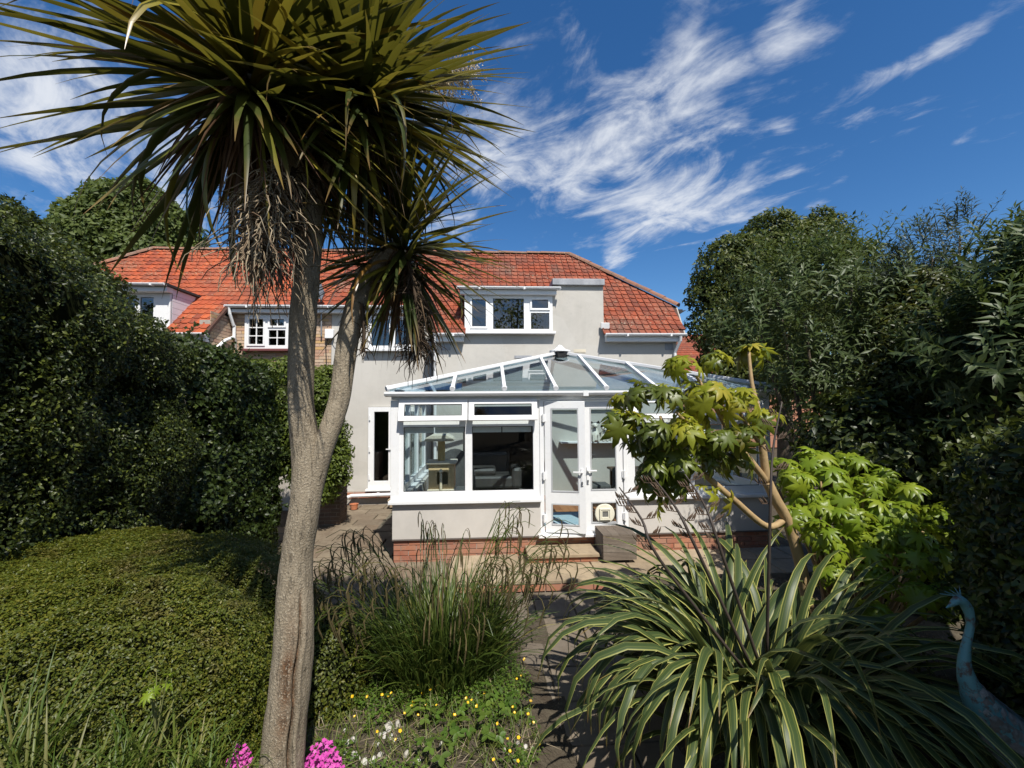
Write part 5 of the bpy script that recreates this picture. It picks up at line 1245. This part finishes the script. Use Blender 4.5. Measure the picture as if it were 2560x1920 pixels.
for pts, rad in (([b2, at(1906, 1120, 3.78), at(1898, 1040, 3.76), at(1880, 960, 3.8), at(1872, 880, 3.85)], [.038, .034, .026, .018, .013]),
                 ([b2, at(1875, 1150, 3.74), at(1835, 1100, 3.7), at(1790, 1020, 3.66), at(1740, 940, 3.7)], [.032, .028, .026, .02, .012]),
                 ([at(1960, 1300, 3.83), at(1915, 1315, 3.75), at(1830, 1245, 3.66), at(1760, 1185, 3.6), at(1690, 1120, 3.55), at(1650, 1040, 3.55)], [.03, .029, .027, .026, .02, .012]),
                 ([at(1835, 1100, 3.7), at(1760, 1090, 3.6), at(1690, 1030, 3.5)], [.02, .016, .011]), ([at(1906, 1120, 3.78), at(1860, 1050, 3.66), at(1830, 1000, 3.6)], [.02, .016, .01])):
    wood('branch', pts, rad, FBARK, fa, 8, 5)
k = 0
for (x, y, Y) in ((1695, 910, 3.75), (1780, 900, 3.95), (1880, 880, 3.95), (1610, 985, 3.65), (1670, 985, 3.55), (1755, 985, 3.65), (1840, 1000, 3.6), (1900, 1040, 3.75), (1640, 1080, 3.5), (1715, 1070, 3.45), (1790, 1095, 3.5), (1635, 1165, 3.6), (1700, 1165, 3.55), (1775, 1150, 3.6), (1560, 1050, 3.6), (1850, 1090, 3.55), (1600, 1110, 3.75), (1660, 1125, 3.7), (1740, 1120, 3.75), (1690, 1205, 3.65), (1830, 1150, 3.75), (1640, 1210, 3.7), (1560, 1000, 3.75), (1730, 1040, 3.85)):
    rosette(fa, at(x, y, Y), FM3 if (y > 1075 or (x < 1640 and k % 2)) else FM1+FM3[:2] if k % 3 else FM1, 13, (.158, .135, .175)[k % 3], 200+k, R((k % 5-2)*7)); k += 1
for (x, y) in ((1760, 1225), (1795, 1235), (1690, 1260)): rosette(fa, at(x, y, 3.6), FM1, 2, .16, 300+x)
fl2 = thing('low_fatsia', 'low bright green fatsia spreading behind the striped flax on the right', 'shrub', at(2130, 1500, 3.8)-Vector((0, 0, .6)))
gx, gy = fl2.location.x, fl2.location.y
k = 0
for (x, y, Y) in ((1960, 1170, 4.3), (2040, 1150, 4.3), (2120, 1150, 4.2), (2200, 1185, 4.1), (2265, 1230, 4.0), (2010, 1240, 4.0), (2100, 1240, 3.9), (2190, 1270, 3.8), (2050, 1330, 3.7), (2150, 1345, 3.7), (2270, 1335, 3.6), (2330, 1390, 3.5), (2080, 1430, 3.5), (2200, 1440, 3.4), (2300, 1480, 3.2), (2180, 1530, 3.1), (2380, 1500, 3.2), (2240, 1600, 2.9), (1990, 1195, 4.0), (2080, 1190, 4.0), (2160, 1215, 3.9), (2240, 1280, 3.8), (2120, 1290, 3.75), (2200, 1330, 3.7), (2300, 1400, 3.4), (2330, 1290, 4.0), (2380, 1340, 3.9), (2260, 1370, 3.7), (2180, 1390, 3.6), (2080, 1360, 3.7), (1985, 1290, 3.9), (2040, 1270, 3.9)):
    p = at(x, y, Y); rosette(fl2, p, FM2, 12, .165 if y < 1400 else .14, 400+k, R((k % 5-2)*8)); k += 1
    wood('stem', [(gx+(p.x-gx)*.35, gy+(p.y-gy)*.35, -.06), ((gx+p.x)/2, (gy+p.y)/2, p.z*.5), tuple(p)], [.022, .018, .010], FBARK, fl2, 6, 4)

# ------------------------------------------------------------------ variegated flax
fx = thing('striped_flax', 'big clump of arching cream-striped flax leaves in the right foreground', 'flax', (1.88, 2.95, .1))
def flax_variants(k, seed):
    out = []; r_ = random.Random(seed)
    for i in range(k):
        L_ = r_.uniform(1.4, 1.95); u = i/(k-1)
        pf = lambda t: (.55+1.4*t if t < .3 else 1)*(1-max(0, (t-.5)/.5)**2.2)
        V, F, UV, Rn = blades([[0, 0, 0]], 0, R(88-26*u+r_.uniform(-4, 4)), L_, r_.uniform(.050, .068), R(35+158*u**.6+r_.uniform(-12, 12)), 1.5+r_.random(), 11, .34, pf, r_.uniform(-.5, .5), r_.uniform(-.25, .25))
        out.append(np_mesh('leaf', V, F, FLAX, None, UV))
    return out
FV = flax_variants(36, 5); r_ = random.Random(12)
for f in range(34):   # fans of leaves
    a = r_.random()*6.283; d = .40*math.sqrt(r_.random()); bx, by = 1.86+d*math.cos(a), 2.92+d*math.sin(a)*.9; fa_az = r_.random()*6.283
    for i in range(9):
        az = fa_az+(0 if i % 2 else math.pi)+r_.gauss(0, .5)
        if d > .15: # lean away from the middle of the clump
            dv = Vector((math.cos(az), math.sin(az)))+Vector((math.cos(a), math.sin(a)))*1.1*d/.40; az = math.atan2(dv.y, dv.x)
        v = min(35, int(r_.triangular(0, 36, 28)))
        M = Matrix.Translation((bx+r_.gauss(0, .02), by+r_.gauss(0, .02), .06)) @ Matrix.Rotation(az, 4, 'Z') @ Matrix.Rotation(r_.gauss(0, .08), 4, 'X') @ Matrix.Scale(r_.uniform(.82, 1.1), 4)
        if f*9+i < 300: mesh_obj('leaf', FV[v], fx, M)
n = 190; a = rng.random(n)*6.283; d = .42*np.sqrt(rng.random(n)); pf = lambda t: (.55+1.4*t if t < .3 else 1)*(1-max(0, (t-.5)/.5)**2.2)
V, F, UV, Rn = blades(np.stack([1.86+d*np.cos(a), 2.92+d*np.sin(a)*.9, np.full(n, .04)], 1), a+rng.normal(0, .5, n), np.radians(85-25*rng.random(n)), 1.0+.8*rng.random(n), .035+.025*rng.random(n), np.radians(70+110*rng.random(n)), 1.3+rng.random(n), 11, .34, pf, rng.normal(0, .3, n), rng.normal(0, .15, n))
mesh_obj('inner_leaves', np_mesh('inner_leaves', V, F, FLAX, Rn, UV), fx, kind='stuff')
FSTK = plain('flax_stalk', (.06, .045, .035), (.04, .03, .025), 8, .6)
POD = plain('flax_pod', (.10, .06, .035), (.06, .04, .025), 20, .7)
def flax_stalk(pts, n, seed):
    r_ = random.Random(seed); o = wood('flower_stalk', pts, [.012, .010, .008, .004], FSTK, fx, 6, 5, .02)
    P = [Vector(p) for p in pts]; m = MB(); tip = P[-1]; base = P[-3]
    for i in range(n):
        t = .12+.88*i/n; k = t*2; c = P[-3].lerp(P[-2], k) if k < 1 else P[-2].lerp(P[-1], k-1)
        s = 1 if i % 2 else -1; d = Vector((-1*s*.9 if i % 3 else -.9, r_.uniform(-.3, .3), r_.uniform(.0, .25)))
        q = c+d.normalized()*r_.uniform(.05, .10); m.tube([c, q], [.004, .003], 4)
        for j in range(4):
            b = c.lerp(q, .35+.2*j); e = b+Vector((d.x*.03+r_.uniform(-.01, .01), r_.uniform(-.01, .01), .035+r_.random()*.02))
            m.tube([b, b.lerp(e, .5), e], [.002, .0065, .001], 5)
    m.obj('seed_pods', POD, o, kind='stuff')
flax_stalk([(1.72, 2.9, .6), at(1650, 1400, 2.7), at(1605, 1300, 2.75), at(1548, 1218, 2.8)], 9, 1)
flax_stalk([(1.78, 2.9, .6), at(1740, 1370, 2.7), at(1690, 1270, 2.75), at(1630, 1190, 2.8)], 8, 2)
flax_stalk([(1.84, 2.9, .6), at(1800, 1370, 2.7), at(1765, 1270, 2.75), at(1712, 1185, 2.8)], 9, 3)
flax_stalk([(1.95, 3.0, .6), at(1925, 1300, 2.8), at(1932, 1130, 2.85), at(1955, 1005, 2.9)], 7, 4)

# ------------------------------------------------------------------ pendulous sedge by the path
def sedge_clump(name, label, x, y, z, rad, nb, ns, h, seed, lean=0., bl=1.0):
    r_ = np.random.default_rng(seed); q = random.Random(seed)
    t = thing(name, label, 'sedge', (x, y, z))
    a = r_.random(nb)*2*np.pi; d = rad*np.sqrt(r_.random(nb)); b = np.stack([x+d*np.cos(a), y+d*np.sin(a)*.8, np.full(nb, z-.02)], 1)
    az = a+r_.normal(0, .6, nb); e0 = np.radians(88-34*d/rad*r_.random(nb)-6*r_.random(nb)); L_ = bl*(.45+.55*r_.random(nb))
    rn = r_.random(nb)*.9; dead = r_.random(nb) < .07; rn[dead] = .99
    V, F, UV, Rn = blades(b, az, e0, L_, .014*(.6+.7*r_.random(nb)), .3+1.0*r_.random(nb)**1.4, 2.0, 8, .3, None, r_.normal(0, .5, nb), r_.normal(0, .15, nb), rn)
    mesh_obj('blades', np_mesh('blades', V, F, SEDGE, Rn, UV), t, kind='stuff')
    var = []
    for k in range(8):
        m = MB(); L0 = 1.0; e = R(86-q.uniform(0, 5)); p = Vector((0, 0, 0)); pts = [p]; S = 14
        for s in range(S):
            tt = (s+1)/S; ee = e-q.uniform(.55, .95)*tt**2.8-(.9*max(0, tt-.82)/.18); p = p+Vector((math.cos(ee), 0, math.sin(ee)))*L0/S; pts.append(p)
        m.tube(pts, [.0034*(1-.55*i/S) for i in range(S+1)], 4, cap=False); nst = len(m.f)
        for c in range(q.choice((3, 4, 5))):
            u = S-1-c*1.25-q.random(); i = max(1, int(u)); c0 = pts[i]; sd = q.uniform(-.5, .5); dx = q.uniform(.03, .075)
            l = q.uniform(.06, .115); k0 = c0+Vector((dx*.6, sd*.04, .022)); k1 = c0+Vector((dx*1.1, sd*.07, .012)); k2 = k1+Vector((dx*.35, sd*.03, -.03)); k3 = k2+Vector((.004, .0, -l))
            m.tube([c0, k0, k1, k2, k2.lerp(k3, .5), k3], [.0013, .0014, .0026, .004, .0042, .0016], 5, cap=False)
        for c in range(2):  # leaf-like bracts
            c0 = pts[4+c*5]; m.add([c0+Vector((0, -.003, 0)), c0+Vector((0, .003, 0)), c0+Vector((.07, -.003, .10)), c0+Vector((.07, .003, .10)), c0+Vector((.17, 0, .12))], [(0, 1, 3, 2), (2, 3, 4)])
        me = m.mesh('flower_stalk', CATKIN); me.materials.append(SEDGE)
        me.polygons.foreach_set('material_index', [1 if (k_ < nst or k_ >= len(me.polygons)-4) else 0 for k_ in range(len(me.polygons))]); me.update(); var.append(me)
    for i in range(ns):
        aa = q.random()*6.283; dd = rad*.8*math.sqrt(q.random()); az_ = aa+q.gauss(0, .5); tl = min(.62, abs(q.gauss(.10, .14))+.42*dd/rad*.6)+lean*0
        M = Matrix.Translation((x+dd*math.cos(aa), y+dd*math.sin(aa)*.8, z)) @ Matrix.Rotation(az_, 4, 'Z') @ Matrix.Rotation(tl, 4, 'Y') @ Matrix.Scale(h*q.uniform(.88, 1.08), 4)
        mesh_obj('flower_stalk', var[q.randrange(8)], t, M)
    return t
sedge_clump('pendulous_sedge', 'tall clump of sedge with drooping brown catkins beside the path', -.42, 3.85, .08, .46, 1500, 64, 1.58, 81)
sedge_clump('young_sedge', 'young sedge with a few yellow-green hanging catkins before the clipped mound', -1.78, 2.12, .25, .07, 40, 4, .80, 82, bl=.6)

# ------------------------------------------------------------------ the flower bed in front
def bed_at(px, py, h=0.):
    """the point of the bed seen at a pixel, h above the soil"""
    for k in range(400):
        p = at(px, py, 2.0+k*.01)
        if p.z <= gz_bed(p.x, p.y)-.03+.05*mnoise.noise((p.x*3, p.y*3, 0))+h: break
    return p
def bed_pts(n, x0, x1, y0, y1, ok=None):
    P = np.stack([x0+(x1-x0)*rng.random(n), y0+(y1-y0)*rng.random(n)], 1)
    if ok is not None: P = P[ok(P[:, 0], P[:, 1])]
    return np.array([(x, y, gz_bed(x, y)-.03+.05*mnoise.noise((x*3, y*3, 0))) for x, y in P])
inbed = lambda x, y: (x < .30+.06*np.sin(y*9)) & ((x+2.95)**2/2.4+(y-3.3)**2/2.1 > 1)
P = bed_pts(8000, -2.6, .42, 1.6, 4.3, inbed); n = len(P)
V, F, UV, Rn = blades(P, rng.random(n)*6.283, np.radians(50+38*rng.random(n)), .05+.15*rng.random(n)**2, .004+.003*rng.random(n), .3+1.2*rng.random(n), 1.5, 4, .2)
mesh_obj('grass', np_mesh('grass', V, F, GRASS, Rn, UV), kind='stuff')
P = bed_pts(14000, -1.5, .40, 1.7, 4.0, inbed); k = fbm(P*2.6, 5) > .42; P = P[k]; sc = [bed_at(1000, 1865), bed_at(1300, 1835)]; P = P[((P[:, 0]-sc[0].x)**2/.09+(P[:, 1]-sc[0].y)**2/.05 > 1) & ((P[:, 0]-sc[1].x)**2/.02+(P[:, 1]-sc[1].y)**2/.03 > 1)]; n = len(P); P[:, 2] += .015+.09*rng.random(n)*fbm(P*4, 8)*1.5
V, F, Rn = cluster_leaves(P, np.tile([0, 0, 1.], (n, 1)), .026, .7, up=.8, jit=.7)
mesh_obj('ground_cover', np_mesh('ground_cover', V, F, HERB, Rn), kind='stuff')
# litter of dry stems
P = bed_pts(700, -1.3, .5, 1.8, 3.9, inbed); n = len(P); P[:, 2] += .02
V, F, UV, Rn = blades(P, rng.random(n)*6.283, .1+.3*rng.random(n), .06+.16*rng.random(n), .004, .3, 1.5, 3, .2)
mesh_obj('dry_litter', np_mesh('dry_litter', V, F, STRAW, Rn, UV), kind='stuff')
def leafling(seed, tri=3):
    m = MB(); q = random.Random(seed)
    for i in range(tri):
        a = (i-(tri-1)/2)*R(85); c, s = math.cos(a), math.sin(a); n = 7
        ring = []
        for j in range(n):
            u = j/(n-1); r2 = .5*math.sin(math.pi*u)**.7*.62; x = u
            ring.append((x, r2))
        L_ = [(x, y, .05-.12*x*x+.12*y) for x, y in ring]; Rr = [(x, -y, .05-.12*x*x+.12*y) for x, y in ring[1:-1]]; Mid = [(x, 0, .0-.12*x*x) for x, _ in ring[1:-1]]
        vs = [(x*c-y*s, x*s+y*c, z) for x, y, z in [L_[0]]+L_[1:-1]+Mid+Rr+[L_[-1]]]; k_ = n-2
        f = [(0, 1, 1+k_), (0, 1+k_, 1+2*k_)]
        for j in range(k_-1): f += [(1+j, 2+j, 2+k_+j, 1+k_+j), (1+k_+j, 2+k_+j, 2+2*k_+j, 1+2*k_+j)]
        f += [(k_, 3*k_+1, 2*k_), (2*k_, 3*k_+1, 3*k_)]
        m.add(vs, f)
    return m.mesh('leaf', HERB, True)
LFM = [leafling(i, 3) for i in range(3)]
spots = [(770, 1640, 3.2), (810, 1700, 3.0), (860, 1650, 3.2), (790, 1760, 2.85), (840, 1740, 2.9), (900, 1640, 3.3), (960, 1660, 3.2), (760, 1710, 2.95), (1130, 1770, 2.8), (1210, 1740, 2.9), (1240, 1830, 2.7), (1100, 1880, 2.6), (1160, 1820, 2.7), (1050, 1800, 2.75), (1290, 1760, 2.9), (1010, 1730, 2.9)]
where = ['close to the right side of the palm trunk, rearmost of its row', 'between the palm trunk and the sedge, middle of the patch', 'under the left edge of the sedge clump', 'just above the pink phlox beside the trunk', 'a step right of the phlox, among pale stones', 'against the foot of the sedge, left of its middle', 'right in front of the middle of the sedge', 'nearest to the palm trunk', 'in the middle of the buttercups', 'among buttercups toward the path', 'at the near right corner of the bed beside the path', 'lowest in the picture, right of the pale stones', 'with large leaves among buttercups at the near right', 'in front of the buttercups, left of the large-leaved ones', 'on the very edge of the paved path', 'in the sparse dry patch before the sedge']
for i, (x, y, Y) in enumerate(spots):
    c = bed_at(x, y, .08); gzz = c.z-.08
    q = random.Random(900+i)
    t = thing('strawberry_plant', 'round-leaved strawberry plant '+where[i], 'plant', (c.x, c.y, gzz), 'leafy plants in the flower bed')
    for j in range(9):
        a = q.random()*6.283; d = q.uniform(.03, .13); h = q.uniform(.05, .14)
        p = Vector((c.x+d*math.cos(a), c.y+d*math.sin(a), gzz+h))
        M = Matrix.Translation(p) @ Matrix.Rotation(a, 4, 'Z') @ Matrix.Rotation(q.uniform(-.1, .5), 4, 'Y') @ Matrix.Rotation(q.gauss(0, .2), 4, 'X') @ Matrix.Scale(q.uniform(.04, .062), 4)
        mesh_obj('leaf', LFM[j % 3], t, M)
        MB().tube([(c.x, c.y, gzz-.01), tuple(p)], [.0018, .0012], 4).obj('leaf_stalk', YSTEM, t)
# buttercups
YEL = plain('buttercup_yellow', (.75, .48, .02), (.7, .42, .02), 5, .35)
bm_ = MB()
for i in range(5):
    a = i*2*math.pi/5; c, s = math.cos(a), math.sin(a)
    pts = [(.002, 0, 0), (.009, -.008, .004), (.017, -.006, .011), (.018, .006, .011), (.009, .008, .004)]
    bm_.add([(x*c-y*s, x*s+y*c, z) for x, y, z in pts], [(0, 1, 2, 3, 4)])
fm = bm_.mesh('flower', YEL); q = random.Random(77)
bpx = [(q.uniform(1000, 1380), q.uniform(1640, 1790)) for _ in range(34)]+[(q.uniform(880, 1010), q.uniform(1730, 1860)) for _ in range(9)]+[(q.uniform(1230, 1400), q.uniform(1790, 1905)) for _ in range(9)]
for i, (x, y) in enumerate(bpx):
    h = q.uniform(.06, .16); p = bed_at(x, y, h); g0 = p.z-h; p.x = min(p.x, .32)
    wh = ('scattered between the sedge clump and the path', 'beside the phlox and the pale stones', 'at the near corner of the bed next to the path')[0 if i < 34 else 1 if i < 43 else 2]
    t = thing('buttercup', 'small yellow buttercup '+wh, 'flower', (p.x, p.y, g0), 'buttercups '+wh)
    M = Matrix.Translation(p) @ Matrix.Rotation(q.uniform(.3, .9), 4, (q.uniform(.3, 1), q.uniform(-1, 1), 0)) @ Matrix.Scale(q.uniform(.42, .66), 4)
    mesh_obj('flower', fm, t, M)
    MB().tube([(p.x+q.gauss(0, .02), p.y+q.gauss(0, .02), g0-.01), (p.x+q.gauss(0, .01), p.y, (p.z+g0)/2), tuple(p)], [.0014, .0012, .001], 4).obj('stem', YSTEM, t)
# pink phlox on both sides of the trunk
PINK = leafmat('pink_petal', [(.55, .06, .36), (.62, .10, .42), (.48, .05, .30)], .5, .3, .25, (.8, .15, .5))
for (x, y, Y, rr, lab) in ((805, 1880, 2.46, .125, 'bright pink phlox cushion at the foot of the trunk beside the white stones'), (850, 1905, 2.42, .05, None), (598, 1895, 2.42, .11, 'bright pink phlox at the foot of the trunk beside the clipped mound')):
    if lab is None: continue
    c = at(x, y, Y); g0 = gz_bed(c.x, c.y)-.03
    t = thing('pink_phlox', lab, 'flower', (c.x, c.y, g0))
    n = 420; a = rng.random(n)*6.283; d = rr*np.sqrt(rng.random(n)); z = g0+.04+(c.z-g0)*1.1*(1-(d/rr)**2*.7)*(.55+.45*rng.random(n))
    P = np.stack([c.x+d*np.cos(a), c.y+d*np.sin(a)*.8, z], 1)
    ups = unit(np.stack([np.cos(a)*d/rr*.6, np.sin(a)*d/rr*.6-.45, np.ones(n)], 1)+rng.normal(size=(n, 3))*.25)
    parts = []; X = unit(np.cross(ups, rng.normal(size=(n, 3)))); Yv = np.cross(ups, X); rn = rng.random(n)
    for j in range(5):
        b = 2*math.pi*j/5; parts.append(leaves5(P, X*math.cos(b)+Yv*math.sin(b)+ups*.15, ups, .012, .009, .1, .1, rn))
    V, F, Rn = joinp(parts); mesh_obj('flowers', np_mesh('flowers', V, F, PINK, Rn), t, kind='stuff')
    n = 700; a = rng.random(n)*6.283; d = rr*1.05*np.sqrt(rng.random(n)); P = np.stack([c.x+d*np.cos(a), c.y+d*np.sin(a)*.8, g0+(c.z-g0)*.8*rng.random(n)], 1)
    V, F, Rn = cluster_leaves(P, np.tile([0, 0, 1.], (n, 1)), .018, .25, jit=1.2); mesh_obj('foliage', np_mesh('foliage', V, F, HERB, Rn), t, kind='stuff')
# pale stones
STONE = pieces('white_stones', [(.44, .42, .38), (.52, .50, .46), (.34, .32, .28)], .85, (.25, .22, .17), .5, 18., .5, 60)
q = random.Random(5); sm = []
for i in range(4):
    m = MB(); m.lathe([(.01, -.5), (.35, -.42), (.5, -.1), (.45, .25), (.25, .45), (.01, .5)], (0, 0, 0), 8)
    m.v = [tuple(Vector(v)*(1+.35*mnoise.noise(Vector(v)*2+Vector((i*7, 0, 0))))) for v in m.v]; sm.append(m.mesh('white_stone', STONE))
for i in range(38):
    x, y = (q.uniform(860, 1110), q.uniform(1825, 1915)) if i < 26 else (q.uniform(960, 1000), q.uniform(1795, 1830)) if i < 31 else (q.uniform(1250, 1350), q.uniform(1790, 1900))
    p = bed_at(x, y); g0 = p.z; s = q.uniform(.02, .06)
    M = Matrix.Translation((p.x, p.y, g0+s*.30)) @ Euler((q.random()*3, q.random()*3, q.random()*6)).to_matrix().to_4x4() @ Matrix.Diagonal((s, s*.8, s*.6, 1))
    mesh_obj('white_stone', sm[i % 4], None, M, label='small pale stone lying '+('among weeds right of the pink phlox', 'in the dry patch under the sedge', 'in the bed corner beside the path')[0 if i < 26 else 1 if i < 31 else 2], cat='stone', group='pale stones '+('right of the pink phlox', 'in the dry patch', 'in the bed corner')[0 if i < 26 else 1 if i < 31 else 2])
# tufts of taller grass at the near left
gwhere = ['at the left picture edge, tallest of the tufts', 'low before the mound, second from the left', 'at the bottom of the picture, halfway to the palm trunk', 'left of the trunk, beside the left pink phlox', 'lowest in the left corner of the picture', 'on the slope of the mound below the mallow seedling', 'short, between trunk and right pink phlox', 'small, on the mound between mallow and trunk']
for i, (x, y, Y, nb, h) in enumerate(((60, 1800, 2.0, 60, .55), (250, 1880, 2.0, 70, .5), (420, 1905, 2.05, 60, .42), (560, 1850, 2.3, 50, .40), (130, 1900, 1.85, 60, .5), (350, 1800, 2.1, 40, .45), (700, 1890, 2.6, 40, .25), (500, 1790, 2.2, 30, .35))):
    p = at(x, y, Y); g0 = gz_bed(p.x, p.y)-.03; z0 = max(g0, p.z-.30)
    t = thing('grass_tuft', 'tuft of long bright grass '+gwhere[i], 'grass tuft', (p.x, p.y, z0), 'long grass tufts at the near left')
    b = np.stack([p.x+rng.normal(0, .05, nb), p.y+rng.normal(0, .05, nb), np.full(nb, z0)], 1)
    V, F, UV, Rn = blades(b, rng.random(nb)*6.283, np.radians(60+26*rng.random(nb)), h*(.6+.5*rng.random(nb)), .009*(.6+.7*rng.random(nb)), .4+1.3*rng.random(nb), 1.7, 8, .3, None, rng.normal(0, .4, nb))
    mesh_obj('blades', np_mesh('blades', V, F, GRASS, Rn, UV), t, kind='stuff')
# mallow-like plant on the mound
p = at(395, 1700, 2.15); mp_ = thing('mallow_plant', 'bright green mallow seedling with lobed leaves before the clipped mound', 'plant', (p.x, p.y, p.z-.2))
for i in range(7):
    q2 = random.Random(i+40); c = p+Vector((q2.uniform(-.06, .06), q2.uniform(-.05, .05), q2.uniform(-.05, .06)))
    mesh_obj('leaf', FM2[i % 6], mp_, Matrix.Translation(c) @ Matrix.Rotation(i*2.4, 4, 'Z') @ Matrix.Rotation(-.2, 4, 'Y') @ Matrix.Scale(.042, 4))
    MB().tube([(p.x, p.y, p.z-.25), tuple(c)], [.003, .002], 5).obj('stem', YSTEM, mp_)

# ------------------------------------------------------------------ bird statue at the right edge
bird = thing('bird_statue', 'weathered turquoise metal peacock statue half hidden in shade at the right edge', 'statue', at(2520, 2050, 2.0))
def verdigris():
    m, nt, bs, _ = base_mat('flaking_turquoise_paint'); v = coords(nt)
    n = noise(nt, v, 22, 8, .7); n2 = noise(nt, v, 6, 4, .6)
    c = mixc(nt, rngmap(nt, n2, .35, .65), (.075, .22, .23), (.12, .27, .27))
    c = mixc(nt, rngmap(nt, n, .50, .60), c, (.10, .065, .05))
    nt.links.new(c, bs.inputs['Base Color']); bs.inputs['Roughness'].default_value = .6; bump(nt, bs, n, .3, .004); return m
VERD = verdigris(); FEATH = pieces('flaking_feathers', [(.24, .24, .22), (.29, .30, .28), (.19, .26, .25), (.17, .15, .13)], .65, (.07, .045, .03), .7, 40., .4, 80)
Yb = 2.0
bp = [at(2378, 1512, Yb), at(2398, 1500, Yb), at(2418, 1520, Yb), at(2426, 1560, Yb), at(2416, 1610, Yb), at(2411, 1660, Yb), at(2425, 1715, Yb), at(2460, 1770, Yb), at(2510, 1830, Yb), at(2570, 1900, Yb), at(2640, 1985, Yb), at(2700, 2060, Yb)]
br_ = [.010, .022, .022, .016, .018, .026, .042, .075, .105, .115, .09, .05]
body = wood('body', bp, br_, VERD, bird, 18, 6, .02)
MB().tube([at(2384, 1508, Yb), at(2365, 1520, Yb)], [.012, .002], 8).obj('beak', VERD, bird)
cr = MB()
for i in range(5): cr.tube([at(2402, 1492, Yb), at(2350+i*12, 1484-i*5, Yb+.01*i)], [.003, .0015], 5)
cr.obj('crest', VERD, bird)
fmesh = MB(); n = 9; vs = [(0, 0, 0)]+[(.5*math.sin(math.pi*(i/(n-1)-.5))*1.0, -.25-.75*math.cos(math.pi*(i/(n-1)-.5)), -.10) for i in range(n)]
fmesh.add(vs, [(0, i+1, i+2) for i in range(n-1)]); fmesh.add([(-.5, -.25, -.1), (.5, -.25, -.1), (.3, .4, -.05), (-.3, .4, -.05), (0, 0, .02)], [(0, 1, 4), (1, 2, 4), (2, 3, 4), (3, 0, 4)])
FE = fmesh.mesh('feather', FEATH)
for i in range(14):
    u = 6.15+i*.27; k = min(int(u), 10); t_ = u-k; c = bp[k].lerp(bp[k+1], t_); d = (bp[k+1]-bp[k]).normalized(); rr = (br_[k]*(1-t_)+br_[k+1]*t_)
    X = d.cross(Vector((0, -1, 0))).normalized(); Yv = d.cross(X)
    m_ = max(7, int(rr*120))
    for j in range(m_):
        a = 2*math.pi*(j+.5*(i % 2))/m_; nrm = X*math.cos(a)+Yv*math.sin(a)
        if nrm.y > .5: continue
        tx = d.cross(nrm); s = .052
        up_ = (nrm+d*-.18).normalized(); yv = -d; tx = yv.cross(up_).normalized(); yv = up_.cross(tx)
        p = c+nrm*(rr*1.03)
        mesh_obj('feather', FE, bird, Matrix(((tx.x*s, yv.x*s, up_.x*s, p.x), (tx.y*s, yv.y*s, up_.y*s, p.y), (tx.z*s, yv.z*s, up_.z*s, p.z), (0, 0, 0, 1))))
lg = at(2560, 1960, Yb)
for dx in (-.04, .06): MB().tube([(lg.x+dx, lg.y, lg.z), (lg.x+dx-.02, lg.y, .0)], [.016, .010], 8).obj('leg', VERD, bird)
for o in list(scene.objects):
    if o.name.startswith('temp'): bpy.data.objects.remove(o)
